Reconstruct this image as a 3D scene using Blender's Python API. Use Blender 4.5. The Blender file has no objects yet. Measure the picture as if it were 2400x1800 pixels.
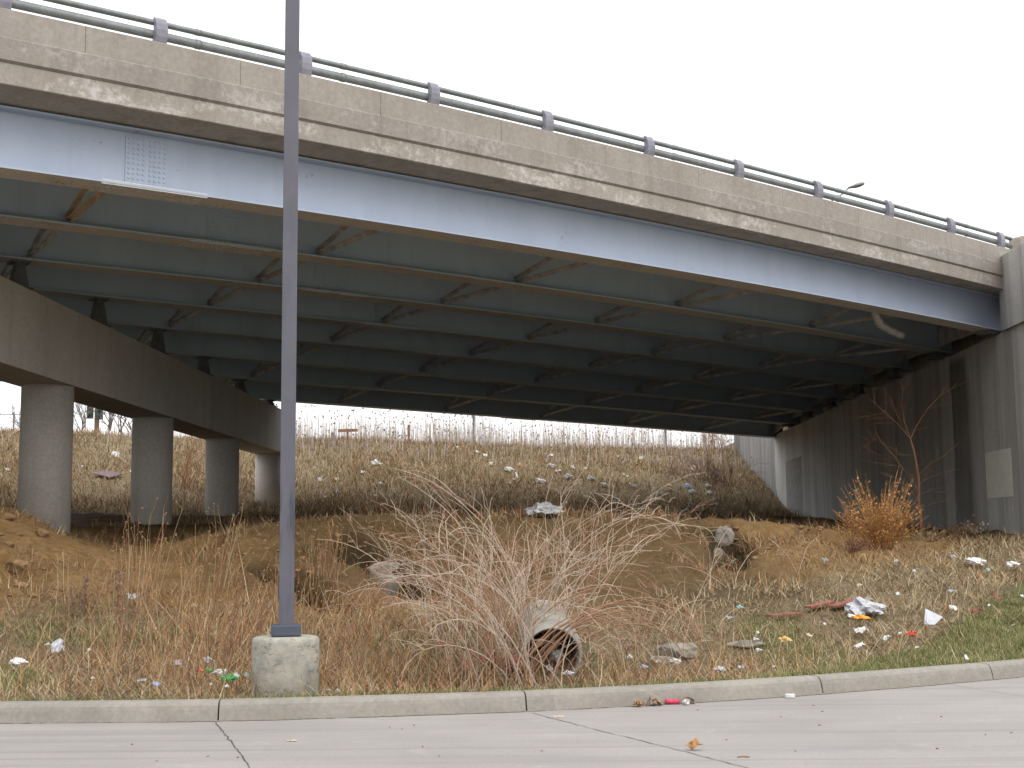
import bpy, bmesh, math, random
import numpy as np
from mathutils import Vector, Matrix

rng = np.random.default_rng(7)
random.seed(7)
SC = bpy.context.scene
COL = SC.collection
R = math.radians

# ------------------------------------------------------------------ camera
EYE = 1.5
PITCH, ROLL, FOC = 0.118347, -0.0099416, 3100.0      # focal length in pixels of a 2400 px wide frame
cam_d = bpy.data.cameras.new('camera')
cam_d.sensor_width = 36.0
cam_d.lens = FOC / 2400 * 36.0
cam_d.clip_start = 0.1
cam_d.clip_end = 3000
cam = bpy.data.objects.new('camera', cam_d)
COL.objects.link(cam)
_cp, _sp, _cr, _sr = math.cos(PITCH), math.sin(PITCH), math.cos(ROLL), math.sin(ROLL)
FWD = np.array([0, _cp, _sp]); UP0 = np.array([0, -_sp, _cp]); RT0 = np.array([1., 0, 0])
RT = _cr * RT0 + _sr * UP0
UP = -_sr * RT0 + _cr * UP0
m = Matrix(((RT[0], UP[0], -FWD[0], 0), (RT[1], UP[1], -FWD[1], 0), (RT[2], UP[2], -FWD[2], EYE), (0, 0, 0, 1)))
cam.matrix_world = m
SC.camera = cam

# ------------------------------------------------------------------ world, sun, exposure (bright overcast)
SUN_EL, SUN_AZ = R(48), R(150)          # azimuth clockwise from +Y: behind the camera, to the right
w = bpy.data.worlds.new('World'); SC.world = w
w.use_nodes = True
nt = w.node_tree; nt.nodes.clear()
out = nt.nodes.new('ShaderNodeOutputWorld')
sky = nt.nodes.new('ShaderNodeTexSky'); sky.sky_type = 'NISHITA'; sky.sun_disc = False
sky.sun_elevation = SUN_EL; sky.sun_rotation = SUN_AZ
sky.air_density = 1.0; sky.dust_density = 3.0; sky.ozone_density = 1.0
bg1 = nt.nodes.new('ShaderNodeBackground'); bg1.inputs['Strength'].default_value = 0.06
bg2 = nt.nodes.new('ShaderNodeBackground')                       # the even cloud layer
bg2.inputs['Color'].default_value = (0.985, 0.99, 1.0, 1); bg2.inputs['Strength'].default_value = 0.92
tcw = nt.nodes.new('ShaderNodeTexCoord'); sxw = nt.nodes.new('ShaderNodeSeparateXYZ')   # cloud brighter overhead than at the horizon
nt.links.new(tcw.outputs['Generated'], sxw.inputs[0])
mrw = nt.nodes.new('ShaderNodeMapRange'); mrw.inputs['From Min'].default_value = 0; mrw.inputs['From Max'].default_value = 1
mrw.inputs['To Min'].default_value = 0.80; mrw.inputs['To Max'].default_value = 1.75
nt.links.new(sxw.outputs[2], mrw.inputs['Value']); nt.links.new(mrw.outputs[0], bg2.inputs['Strength'])
add = nt.nodes.new('ShaderNodeAddShader')
hs = nt.nodes.new('ShaderNodeHueSaturation'); hs.inputs['Saturation'].default_value = 0.35
nt.links.new(sky.outputs[0], hs.inputs['Color'])
nt.links.new(hs.outputs[0], bg1.inputs['Color'])
nt.links.new(bg1.outputs[0], add.inputs[0]); nt.links.new(bg2.outputs[0], add.inputs[1])
nt.links.new(add.outputs[0], out.inputs['Surface'])
sl = bpy.data.lights.new('sun', 'SUN'); sl.energy = 0.6; sl.angle = R(35); sl.color = (1.0, 0.96, 0.9)
sun = bpy.data.objects.new('sun', sl); COL.objects.link(sun)
sd = Vector((math.sin(SUN_AZ) * math.cos(SUN_EL), math.cos(SUN_AZ) * math.cos(SUN_EL), math.sin(SUN_EL)))
sun.rotation_euler = sd.to_track_quat('Z', 'Y').to_euler()
sun.location = (0, -5, 30)
SC.view_settings.view_transform = 'Standard'
SC.view_settings.look = 'None'
SC.view_settings.exposure = 0.28
SC.view_settings.gamma = 1

# ------------------------------------------------------------------ helpers: rays
S = 2400 / 2212.0
def ray(px, py):
    return RT * ((px - 1200) / FOC) - UP * ((py - 900) / FOC) + FWD

# ------------------------------------------------------------------ helpers: tags and meshes
def tag(o, label=None, cat=None, group=None, kind=None):
    if label: o['label'] = label
    if cat: o['category'] = cat
    if group: o['group'] = group
    if kind: o['kind'] = kind
    return o

def empty(name, loc=(0, 0, 0), label=None, cat=None, group=None):
    o = bpy.data.objects.new(name, None); COL.objects.link(o)
    o.location = loc; o.empty_display_size = 0.2
    return tag(o, label, cat, group)

def link(name, me, parent=None):
    o = bpy.data.objects.new(name, me); COL.objects.link(o)
    if parent is not None:
        o.parent = parent
    return o

class MB:
    """collects vertices and faces (with material slots) for one mesh"""
    def __init__(s): s.v = []; s.f = []; s.m = []; s.n = 0; s.smooth = False
    def add(s, vs, fs, mi=0):
        vs = np.asarray(vs, float).reshape(-1, 3)
        s.v.append(vs)
        for f in fs: s.f.append([i + s.n for i in f]); s.m.append(mi)
        s.n += len(vs)
    def box(s, c, d, rot=None, mi=0, bev=0.0):
        c = np.asarray(c, float); d = np.asarray(d, float) / 2
        bm = bmesh.new(); bmesh.ops.create_cube(bm, size=2)
        for v in bm.verts: v.co = Vector((v.co.x * d[0], v.co.y * d[1], v.co.z * d[2]))
        if bev > 0: bmesh.ops.bevel(bm, geom=bm.edges[:], offset=bev, segments=2, affect='EDGES', profile=0.6)
        bm.verts.index_update()
        vs = np.array([v.co[:] for v in bm.verts]); fs = [[v.index for v in f.verts] for f in bm.faces]
        bm.free()
        if rot is not None: vs = vs @ np.asarray(rot).T
        s.add(vs + c, fs, mi)
    def tube(s, pts, rad, sides=4, mi=0, caps=True, squash=None):
        pts = np.asarray(pts, float); k = len(pts)
        rad = np.broadcast_to(np.asarray(rad, float), (k,))
        t = np.gradient(pts, axis=0); t /= np.linalg.norm(t, axis=1, keepdims=True) + 1e-9
        a = np.array([0, 0, 1.]) if abs(t[0][2]) < 0.9 else np.array([1., 0, 0])
        b1 = np.cross(t, a); b1 /= np.linalg.norm(b1, axis=1, keepdims=True) + 1e-9
        b2 = np.cross(b1, t)
        an = np.arange(sides) * 2 * np.pi / sides
        q = 1.0 if squash is None else squash
        vs = (pts[:, None, :] + rad[:, None, None] * (np.cos(an)[None, :, None] * b1[:, None, :] * q + np.sin(an)[None, :, None] * b2[:, None, :])).reshape(-1, 3)
        fs = []
        for i in range(k - 1):
            for j in range(sides):
                j2 = (j + 1) % sides
                fs.append((i * sides + j, i * sides + j2, (i + 1) * sides + j2, (i + 1) * sides + j))
        if caps:
            fs.append(tuple(range(sides))[::-1]); fs.append(tuple((k - 1) * sides + j for j in range(sides)))
        s.add(vs, fs, mi)
    def lathe(s, c, prof, seg=24, mi=0, axis=None):
        """prof: (r, z) pairs; revolved around z at c (or an axis matrix)"""
        vs = []; fs = []
        for r, z in prof:
            for j in range(seg):
                a = 2 * math.pi * j / seg; vs.append((r * math.cos(a), r * math.sin(a), z))
        for i in range(len(prof) - 1):
            for j in range(seg):
                j2 = (j + 1) % seg
                fs.append((i * seg + j, i * seg + j2, (i + 1) * seg + j2, (i + 1) * seg + j))
        vs = np.array(vs)
        if axis is not None: vs = vs @ np.asarray(axis).T
        s.add(vs + np.asarray(c, float), fs, mi)
    def build(s, name, mats, parent=None, smooth=False, loc=None):
        vs = np.concatenate(s.v) if s.v else np.zeros((0, 3))
        if loc is not None: vs = vs - np.asarray(loc)
        me = bpy.data.meshes.new(name)
        me.from_pydata(vs.tolist(), [], s.f)
        if not isinstance(mats, (list, tuple)): mats = [mats]
        for x in mats: me.materials.append(x)
        if len(mats) > 1: me.polygons.foreach_set('material_index', s.m)
        if smooth: me.polygons.foreach_set('use_smooth', [True] * len(me.polygons))
        me.update()
        o = link(name, me, parent)
        if loc is not None and parent is None: o.location = loc
        return o

def quads_mesh(name, V, F, mats, mi=None, smooth=False):
    """fast mesh from arrays: V (n,3), F (m,4)"""
    me = bpy.data.meshes.new(name)
    V = np.ascontiguousarray(V, np.float32); F = np.ascontiguousarray(F, np.int32)
    me.vertices.add(len(V)); me.vertices.foreach_set('co', V.ravel())
    me.loops.add(F.size); me.loops.foreach_set('vertex_index', F.ravel())
    me.polygons.add(len(F))
    me.polygons.foreach_set('loop_start', np.arange(len(F), dtype=np.int32) * F.shape[1])
    for x in mats: me.materials.append(x)
    if mi is not None: me.polygons.foreach_set('material_index', np.ascontiguousarray(mi, np.int32))
    if smooth: me.polygons.foreach_set('use_smooth', np.ones(len(F), bool))
    me.update(calc_edges=True); me.validate()
    return me

# ------------------------------------------------------------------ materials
def new_mat(name):
    x = bpy.data.materials.new(name); x.use_nodes = True
    t = x.node_tree; b = t.nodes['Principled BSDF']
    return x, t, b
def nd(t, typ, **kw):
    n = t.nodes.new(typ)
    for k, v in kw.items():
        if k in n.inputs.keys(): n.inputs[k].default_value = v
        else: setattr(n, k, v)
    return n
def ramp(t, fac, stops):
    r = t.nodes.new('ShaderNodeValToRGB')
    while len(r.color_ramp.elements) < len(stops): r.color_ramp.elements.new(0.5)
    for e, (p, c) in zip(r.color_ramp.elements, stops):
        e.position = p; e.color = (*c, 1) if len(c) == 3 else c
    t.links.new(fac, r.inputs[0]); return r
def mix(t, fac, a, b, mode='MIX'):
    n = t.nodes.new('ShaderNodeMix'); n.data_type = 'RGBA'; n.blend_type = mode
    for sock, val in ((n.inputs[0], fac), (n.inputs[6], a), (n.inputs[7], b)):
        if isinstance(val, (int, float)): sock.default_value = val
        elif isinstance(val, tuple): sock.default_value = (*val, 1) if len(val) == 3 else val
        else: t.links.new(val, sock)
    return n.outputs[2]
def noise(t, scale, detail=4, rough=0.55, co=None, scl=None):
    n = nd(t, 'ShaderNodeTexNoise', Scale=scale, Detail=detail, Roughness=rough)
    if co is not None:
        if scl is not None:
            mp = t.nodes.new('ShaderNodeMapping'); mp.inputs['Scale'].default_value = scl
            t.links.new(co, mp.inputs[0]); co = mp.outputs[0]
        t.links.new(co, n.inputs['Vector'])
    return n.outputs['Fac']
def mth(t, op, a, b=None, clamp=False):
    n = t.nodes.new('ShaderNodeMath'); n.operation = op; n.use_clamp = clamp
    for s_, v in zip(n.inputs, (a, b)):
        if v is None: continue
        if isinstance(v, (int, float)): s_.default_value = v
        else: t.links.new(v, s_)
    return n.outputs[0]
def bump(t, b, h, strength=0.3, dist=0.01):
    n = nd(t, 'ShaderNodeBump', Strength=strength, Distance=dist)
    t.links.new(h, n.inputs['Height']); t.links.new(n.outputs[0], b.inputs['Normal'])
def world_co(t):
    return t.nodes.new('ShaderNodeNewGeometry').outputs['Position']

def simple(name, col, rough=0.8, var=0.25, scale=6.0, metal=0.0, spec=0.3, bmp=0.0):
    x, t, b = new_mat(name)
    co = world_co(t)
    n = noise(t, scale, 5, 0.6, co)
    lo = tuple(c * (1 - var) for c in col); hi = tuple(min(1, c * (1 + var)) for c in col)
    r = ramp(t, n, [(0.3, lo), (0.7, hi)])
    t.links.new(r.outputs[0], b.inputs['Base Color'])
    b.inputs['Roughness'].default_value = rough; b.inputs['Metallic'].default_value = metal
    b.inputs['Specular IOR Level'].default_value = spec
    if bmp: bump(t, b, noise(t, scale * 6, 3, 0.6, co), bmp, 0.01)
    return x

def concrete(name, col, stain=(0.16, 0.13, 0.10), streak=0.5, efflo=0.0, scale=1.0, boards=0.0):
    x, t, b = new_mat(name); co = world_co(t)
    big = noise(t, 0.7 * scale, 5, 0.6, co)
    fine = noise(t, 14 * scale, 6, 0.7, co)
    c = ramp(t, big, [(0.3, tuple(v * 0.90 for v in col)), (0.7, tuple(min(1, v * 1.06) for v in col))]).outputs[0]
    f = ramp(t, fine, [(0.25, (0.78, 0.78, 0.78)), (0.75, (1.14, 1.14, 1.14))]).outputs[0]
    c = mix(t, 1.0, c, f, 'MULTIPLY')
    st = noise(t, 1.0, 5, 0.6, co, (2.6, 2.6, 0.22))          # runs of dirt down the face
    sm = ramp(t, st, [(0.5, (0, 0, 0)), (0.72, (1, 1, 1))]).outputs[0]
    c = mix(t, mth(t, 'MULTIPLY', sm, streak), c, stain)
    if efflo:
        e1 = noise(t, 1.0, 6, 0.65, co, (0.9, 0.9, 2.2)); e2 = noise(t, 9, 6, 0.75, co)
        em = ramp(t, mth(t, 'MULTIPLY', e1, e2), [(0.25, (0, 0, 0)), (0.37, (1, 1, 1))]).outputs[0]
        c = mix(t, mth(t, 'MULTIPLY', em, efflo), c, (0.50, 0.465, 0.44))
    sp = nd(t, 'ShaderNodeTexVoronoi', Scale=26.0)
    t.links.new(co, sp.inputs['Vector'])
    pits = ramp(t, sp.outputs['Distance'], [(0.03, (1, 1, 1)), (0.09, (0, 0, 0))]).outputs[0]
    pm = mth(t, 'MULTIPLY', pits, mth(t, 'GREATER_THAN', noise(t, 5, 2, 0.5, co), 0.58))
    c = mix(t, mth(t, 'MULTIPLY', pm, 0.5), c, stain)
    t.links.new(c, b.inputs['Base Color'])
    b.inputs['Roughness'].default_value = 0.9; b.inputs['Specular IOR Level'].default_value = 0.25
    h = mth(t, 'ADD', mth(t, 'MULTIPLY', fine, 0.6), mth(t, 'MULTIPLY', pm, -1.0))
    bump(t, b, h, 0.35, 0.012)
    return x

M = {}
M['parapet'] = concrete('parapet_concrete', (0.305, 0.272, 0.240), streak=0.30, efflo=0.15)
M['parapet_mid'] = concrete('parapet_lower_concrete', (0.288, 0.259, 0.228), (0.14, 0.12, 0.10), streak=0.45, efflo=0.5)
M['slab_edge'] = concrete('slab_edge_concrete', (0.315, 0.280, 0.243), (0.15, 0.12, 0.095), streak=0.35, efflo=0.85)
M['soffit'] = concrete('soffit_concrete', (0.33, 0.295, 0.25), (0.14, 0.11, 0.08), streak=0.5)
M['pier'] = concrete('pier_concrete', (0.57, 0.535, 0.485), (0.33, 0.30, 0.27), streak=0.4)
M['column'] = concrete('column_concrete', (0.54, 0.505, 0.455), (0.30, 0.275, 0.245), streak=0.3)

def wall_concrete(name, q):
    x, t, b = new_mat(name); co = world_co(t)
    sx = nd(t, 'ShaderNodeSeparateXYZ'); t.links.new(co, sx.inputs[0])
    y, z = sx.outputs[1], sx.outputs[2]
    fine = noise(t, 12, 6, 0.7, co)
    big = noise(t, 0.6, 4, 0.6, co)
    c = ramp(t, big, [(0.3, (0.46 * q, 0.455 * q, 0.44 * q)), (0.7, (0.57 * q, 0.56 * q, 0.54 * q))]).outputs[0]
    c = mix(t, 1.0, c, ramp(t, fine, [(0.25, (0.8, 0.8, 0.8)), (0.75, (1.12, 1.12, 1.12))]).outputs[0], 'MULTIPLY')
    s1 = noise(t, 1.0, 5, 0.7, co, (0.05, 0.95, 0.03))           # tall formwork boards / run-down stains
    s2 = noise(t, 1.0, 4, 0.6, co, (0.05, 0.55, 0.05))
    m1 = ramp(t, s1, [(0.53, (0, 0, 0)), (0.555, (1, 1, 1))]).outputs[0]
    m2 = ramp(t, s2, [(0.48, (0, 0, 0)), (0.60, (1, 1, 1))]).outputs[0]
    c = mix(t, mth(t, 'MULTIPLY', m1, 0.30), c, (0.20 * q, 0.185 * q, 0.17 * q))
    c = mix(t, mth(t, 'MULTIPLY', m2, 0.5), c, (0.22 * q, 0.205 * q, 0.19 * q))
    # the long dark run below the first girder end, and the pale board beside it
    wob = mth(t, 'MULTIPLY', mth(t, 'SUBTRACT', noise(t, 0.8, 3, 0.5, co), 0.5), 0.5)
    yy = mth(t, 'ADD', y, wob)
    d1 = ramp(t, mth(t, 'DIVIDE', mth(t, 'SUBTRACT', yy, 35.0), 4.0), [(0.34, (0, 0, 0)), (0.44, (1, 1, 1)), (0.74, (1, 1, 1)), (0.76, (0, 0, 0))]).outputs[0]
    low = ramp(t, mth(t, 'DIVIDE', z, 8.0), [(0.2, (0.75, 0.75, 0.75)), (0.8, (1, 1, 1)), (0.84, (0, 0, 0))]).outputs[0]
    c = mix(t, mth(t, 'MULTIPLY', mth(t, 'MULTIPLY', d1, low), 0.72), c, (0.075, 0.068, 0.062))
    # narrow joints between the form boards
    jj = mth(t, 'FRACT', mth(t, 'DIVIDE', y, 1.22))
    j = mth(t, 'LESS_THAN', jj, 0.022 if q == 1 else 0.10)
    c = mix(t, mth(t, 'MULTIPLY', j, 0.5), c, (0.08, 0.07, 0.06))
    t.links.new(c, b.inputs['Base Color'])
    b.inputs['Roughness'].default_value = 0.9; b.inputs['Specular IOR Level'].default_value = 0.25
    bump(t, b, mth(t, 'SUBTRACT', fine, mth(t, 'MULTIPLY', j, 2.0)), 0.3, 0.012)
    return x
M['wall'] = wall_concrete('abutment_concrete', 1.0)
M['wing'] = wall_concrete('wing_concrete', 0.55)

def steel_paint(name, lo, hi):
    x, t, b = new_mat(name); co = world_co(t)
    n = noise(t, 1.2, 5, 0.6, co, (1, 1, 0.5)); f = noise(t, 16, 5, 0.7, co)
    c = ramp(t, n, [(0.3, lo), (0.7, hi)]).outputs[0]
    g = ramp(t, noise(t, 1.0, 6, 0.7, co, (2.2, 2.2, 0.18)), [(0.52, (0, 0, 0)), (0.75, (1, 1, 1))]).outputs[0]
    c = mix(t, mth(t, 'MULTIPLY', g, 0.16), c, (0.17, 0.165, 0.155))
    r = ramp(t, mth(t, 'MULTIPLY', f, noise(t, 2.5, 3, 0.6, co)), [(0.38, (0, 0, 0)), (0.44, (1, 1, 1))]).outputs[0]
    c = mix(t, mth(t, 'MULTIPLY', r, 0.5), c, (0.20, 0.13, 0.08))
    t.links.new(c, b.inputs['Base Color']); b.inputs['Roughness'].default_value = 0.5
    b.inputs['Specular IOR Level'].default_value = 0.35
    return x
M['steel'] = steel_paint('pale_blue_girder_paint', (0.33, 0.378, 0.465), (0.37, 0.418, 0.51))
M['steel_in'] = steel_paint('shade_tinted_girder_paint', (0.43, 0.535, 0.61), (0.49, 0.595, 0.67))  # same paint as the outer girder, bluish under-deck light put into its colour
def flange_paint():  # grime blotches; underside grey lifted to stand for bounce light from the ground
    x, t, b = new_mat('grimy_bounce_lit_flange_paint'); co = world_co(t)
    n = noise(t, 1.4, 6, 0.65, co); f = noise(t, 22, 5, 0.7, co)
    c = ramp(t, n, [(0.3, (0.45, 0.455, 0.45)), (0.7, (0.60, 0.605, 0.595))]).outputs[0]
    r = ramp(t, mth(t, 'MULTIPLY', n, f), [(0.27, (0, 0, 0)), (0.36, (1, 1, 1))]).outputs[0]
    c = mix(t, mth(t, 'MULTIPLY', r, 0.6), c, (0.19, 0.15, 0.11))
    t.links.new(c, b.inputs['Base Color']); b.inputs['Roughness'].default_value = 0.75
    bump(t, b, f, 0.4, 0.01)
    return x
M['flange'] = flange_paint()
M['brace'] = simple('brace_paint', (0.47, 0.46, 0.445), 0.75, 0.35, 3)
M['brace_rust'] = simple('rusty_brace_paint', (0.48, 0.39, 0.27), 0.8, 0.3, 4)
M['alu'] = simple('weathered_rail_metal', (0.20, 0.21, 0.21), 0.45, 0.2, 5, 0.35, 0.4)
M['rail_post'] = simple('lilac_grey_post_paint', (0.215, 0.21, 0.245), 0.55, 0.18, 5)
M['dark_steel'] = simple('bearing_steel', (0.12, 0.125, 0.13), 0.7, 0.3, 6)

def pole_paint():
    x, t, b = new_mat('slate_pole_paint'); co = world_co(t)
    n = noise(t, 3, 4, 0.6, co)
    c = ramp(t, n, [(0.3, (0.075, 0.073, 0.091)), (0.7, (0.094, 0.092, 0.113))]).outputs[0]
    s1 = noise(t, 1.0, 4, 0.6, co, (9, 9, 0.9))
    mk = ramp(t, s1, [(0.62, (0, 0, 0)), (0.70, (1, 1, 1))]).outputs[0]
    c = mix(t, mth(t, 'MULTIPLY', mk, 0.5), c, (0.05, 0.055, 0.075))
    sz = nd(t, 'ShaderNodeSeparateXYZ'); t.links.new(co, sz.inputs[0])
    band = ramp(t, mth(t, 'DIVIDE', sz.outputs[2], 4.0), [(0.34, (0, 0, 0)), (0.42, (1, 1, 1)), (0.47, (1, 1, 1)), (0.53, (0, 0, 0))]).outputs[0]
    scuff = ramp(t, noise(t, 1.0, 4, 0.6, co, (14, 14, 1.6)), [(0.48, (0, 0, 0)), (0.56, (1, 1, 1))]).outputs[0]
    c = mix(t, mth(t, 'MULTIPLY', mth(t, 'MULTIPLY', band, scuff), 0.8), c, (0.035, 0.038, 0.055))
    t.links.new(c, b.inputs['Base Color']); b.inputs['Roughness'].default_value = 0.5
    return x
M['pole'] = pole_paint()
M['pole_base'] = simple('base_cover_paint', (0.06, 0.068, 0.095), 0.5, 0.15, 6)

def footing_concrete():
    x, t, b = new_mat('lamp_footing_concrete'); co = world_co(t)
    n = noise(t, 5, 7, 0.7, co); f = noise(t, 30, 5, 0.7, co)
    c = ramp(t, n, [(0.3, (0.20, 0.195, 0.165)), (0.5, (0.31, 0.295, 0.245)), (0.68, (0.40, 0.37, 0.305))]).outputs[0]
    e = ramp(t, noise(t, 8, 6, 0.75, co), [(0.55, (0, 0, 0)), (0.66, (1, 1, 1))]).outputs[0]
    c = mix(t, mth(t, 'MULTIPLY', e, 0.5), c, (0.37, 0.38, 0.365))
    k = ramp(t, noise(t, 6, 6, 0.8, co, (1, 1, 2.2)), [(0.55, (0, 0, 0)), (0.60, (1, 1, 1))]).outputs[0]
    c = mix(t, mth(t, 'MULTIPLY', k, 0.65), c, (0.10, 0.096, 0.08))
    t.links.new(c, b.inputs['Base Color']); b.inputs['Roughness'].default_value = 0.92
    bump(t, b, mth(t, 'ADD', f, n), 0.5, 0.012)
    return x
M['footing'] = footing_concrete()

def road_mat():
    x, t, b = new_mat('road_concrete'); co = world_co(t)
    n = noise(t, 0.6, 5, 0.6, co); f = noise(t, 40, 5, 0.7, co)
    st = noise(t, 1.0, 6, 0.65, co, (0.35, 2.6, 1))
    c = ramp(t, n, [(0.3, (0.245, 0.226, 0.211)), (0.7, (0.295, 0.273, 0.256))]).outputs[0]
    c = mix(t, 1.0, c, ramp(t, f, [(0.25, (0.82, 0.82, 0.82)), (0.75, (1.13, 1.13, 1.13))]).outputs[0], 'MULTIPLY')
    sm = ramp(t, st, [(0.45, (0, 0, 0)), (0.66, (1, 1, 1))]).outputs[0]
    bl = ramp(t, noise(t, 1.9, 5, 0.65, co), [(0.60, (0, 0, 0)), (0.70, (1, 1, 1))]).outputs[0]
    c = mix(t, mth(t, 'MULTIPLY', bl, 0.4), c, (0.36, 0.34, 0.32))
    s2 = ramp(t, noise(t, 1.0, 4, 0.6, co, (0.12, 5.0, 1)), [(0.56, (0, 0, 0)), (0.64, (1, 1, 1))]).outputs[0]
    c = mix(t, mth(t, 'MULTIPLY', s2, 0.35), c, (0.15, 0.14, 0.135))
    c = mix(t, mth(t, 'MULTIPLY', sm, 0.5), c, (0.19, 0.182, 0.185))
    v = nd(t, 'ShaderNodeTexVoronoi', Scale=7.0); t.links.new(co, v.inputs['Vector'])
    sp = ramp(t, v.outputs['Distance'], [(0.03, (1, 1, 1)), (0.10, (0, 0, 0))]).outputs[0]
    c = mix(t, mth(t, 'MULTIPLY', mth(t, 'MULTIPLY', sp, mth(t, 'GREATER_THAN', n, 0.52)), 0.5), c, (0.16, 0.14, 0.12))
    t.links.new(c, b.inputs['Base Color']); b.inputs['Roughness'].default_value = 0.88
    bump(t, b, f, 0.25, 0.006)
    return x
M['road'] = road_mat()
M['kerb'] = concrete('kerb_concrete', (0.265, 0.242, 0.21), (0.17, 0.15, 0.125), streak=0.35, efflo=0.1, scale=1.6)
M['joint'] = simple('joint_tar_and_pipe_shade', (0.085, 0.078, 0.072), 0.9, 0.3, 8)
M['grit'] = simple('gutter_grit', (0.22, 0.185, 0.14), 0.95, 0.45, 30)

def ground_mat():
    x, t, b = new_mat('earth_and_thatch'); co = world_co(t)
    at = nd(t, 'ShaderNodeAttribute', attribute_name='cover')
    sp = nd(t, 'ShaderNodeSeparateColor'); t.links.new(at.outputs['Color'], sp.inputs[0])
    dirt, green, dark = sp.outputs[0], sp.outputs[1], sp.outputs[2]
    n1 = noise(t, 1.1, 6, 0.65, co); n2 = noise(t, 9, 6, 0.7, co); n3 = noise(t, 45, 4, 0.7, co)
    soil = ramp(t, n2, [(0.25, (0.14, 0.080, 0.032)), (0.42, (0.25, 0.15, 0.062)), (0.62, (0.33, 0.205, 0.09)), (0.8, (0.42, 0.29, 0.155))]).outputs[0]
    soil = mix(t, mth(t, 'MULTIPLY', ramp(t, n1, [(0.45, (0, 0, 0)), (0.65, (1, 1, 1))]).outputs[0], 0.5), soil, (0.17, 0.105, 0.042))
    th = ramp(t, n2, [(0.25, (0.125, 0.095, 0.058)), (0.5, (0.21, 0.165, 0.10)), (0.75, (0.31, 0.25, 0.165))]).outputs[0]
    gr = ramp(t, n2, [(0.25, (0.07, 0.085, 0.03)), (0.75, (0.15, 0.16, 0.065))]).outputs[0]
    nn = mth(t, 'MULTIPLY', mth(t, 'SUBTRACT', n1, 0.5), 0.9)
    c = mix(t, mth(t, 'ADD', dirt, nn, True), th, soil)
    c = mix(t, green, c, gr)
    c = mix(t, mth(t, 'MULTIPLY', dark, mth(t, 'ADD', 0.55, n1, True)), c, (0.062, 0.043, 0.022))  # bridge and gully shade mixed into the earth colour
    t.links.new(c, b.inputs['Base Color']); b.inputs['Roughness'].default_value = 0.95
    b.inputs['Specular IOR Level'].default_value = 0.15
    bump(t, b, mth(t, 'ADD', n2, mth(t, 'MULTIPLY', n3, 0.5)), 0.9, 0.09)
    return x
M['ground'] = ground_mat()

def blade(name, a, b_, rough=0.8):
    x, t, b = new_mat(name); co = world_co(t)
    n = noise(t, 1.7, 3, 0.6, co)
    r = ramp(t, n, [(0.35, a), (0.65, b_)])
    t.links.new(r.outputs[0], b.inputs['Base Color']); b.inputs['Roughness'].default_value = rough
    b.inputs['Specular IOR Level'].default_value = 0.15
    return x
M['straw'] = blade('straw_blade', (0.375, 0.295, 0.18), (0.475, 0.38, 0.245))
M['tan'] = blade('tan_blade', (0.265, 0.19, 0.105), (0.355, 0.26, 0.15))
M['brown'] = blade('brown_blade', (0.16, 0.105, 0.062), (0.22, 0.15, 0.09))
M['rusty'] = blade('rusty_stem', (0.29, 0.155, 0.07), (0.39, 0.215, 0.10))
M['redbrown'] = blade('red_brown_stem', (0.16, 0.075, 0.045), (0.22, 0.11, 0.07))
M['green'] = blade('green_blade', (0.115, 0.155, 0.045), (0.18, 0.22, 0.075))
M['olive'] = blade('olive_blade', (0.17, 0.165, 0.07), (0.24, 0.215, 0.10))
M['weed'] = blade('grey_weed_stalk', (0.44, 0.395, 0.38), (0.54, 0.49, 0.47))
M['head'] = blade('dark_seed_head', (0.13, 0.10, 0.085), (0.19, 0.15, 0.13))
M['cane'] = blade('pale_bramble_cane', (0.36, 0.28, 0.215), (0.47, 0.38, 0.30))
M['cane2'] = blade('brown_bramble_cane', (0.25, 0.14, 0.085), (0.33, 0.195, 0.125))
M['orange'] = blade('orange_dry_leaf', (0.36, 0.185, 0.06), (0.50, 0.28, 0.10))
M['twig'] = blade('reddish_twig', (0.25, 0.125, 0.07), (0.32, 0.165, 0.09))
M['twig_grey'] = blade('dull_purple_twig', (0.17, 0.115, 0.095), (0.23, 0.16, 0.135))
M['bark'] = blade('grey_bark', (0.13, 0.11, 0.095), (0.18, 0.155, 0.135))
M['rock'] = simple('grey_rock', (0.23, 0.205, 0.17), 0.95, 0.4, 7, bmp=0.6)
M['brown_rock'] = simple('brown_rock', (0.22, 0.135, 0.07), 0.95, 0.4, 9, bmp=0.6)
M['pipe'] = concrete('pipe_concrete', (0.30, 0.28, 0.245), (0.13, 0.11, 0.085), streak=0.35, scale=3)
M['white'] = simple('white_paper', (0.56, 0.555, 0.54), 0.75, 0.22, 24)
M['bag'] = simple('thin_grey_white_plastic', (0.37, 0.375, 0.40), 0.4, 0.35, 22, spec=0.5)
M['clear'] = simple('dull_clear_plastic', (0.30, 0.30, 0.30), 0.3, 0.35, 22, spec=0.6)
M['red'] = simple('red_print', (0.62, 0.06, 0.05), 0.45, 0.2, 20)
M['pink'] = simple('pinkish_red_print', (0.46, 0.045, 0.085), 0.4, 0.25, 20)
M['faded_red'] = simple('faded_red_plastic', (0.30, 0.11, 0.08), 0.7, 0.25, 20)
M['greenp'] = simple('bright_green_print', (0.06, 0.33, 0.09), 0.45, 0.2, 20)
M['orangep'] = simple('orange_plastic', (0.80, 0.32, 0.02), 0.45, 0.15, 20)
M['peach'] = simple('faded_orange_paper', (0.62, 0.30, 0.16), 0.7, 0.15, 20)
M['yellow'] = simple('faded_yellow_paper', (0.58, 0.40, 0.16), 0.8, 0.2, 20)
M['blue'] = simple('faded_blue_plastic', (0.26, 0.31, 0.46), 0.5, 0.2, 20)
M['teal'] = simple('teal_plastic', (0.25, 0.52, 0.47), 0.45, 0.15, 20)
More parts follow.
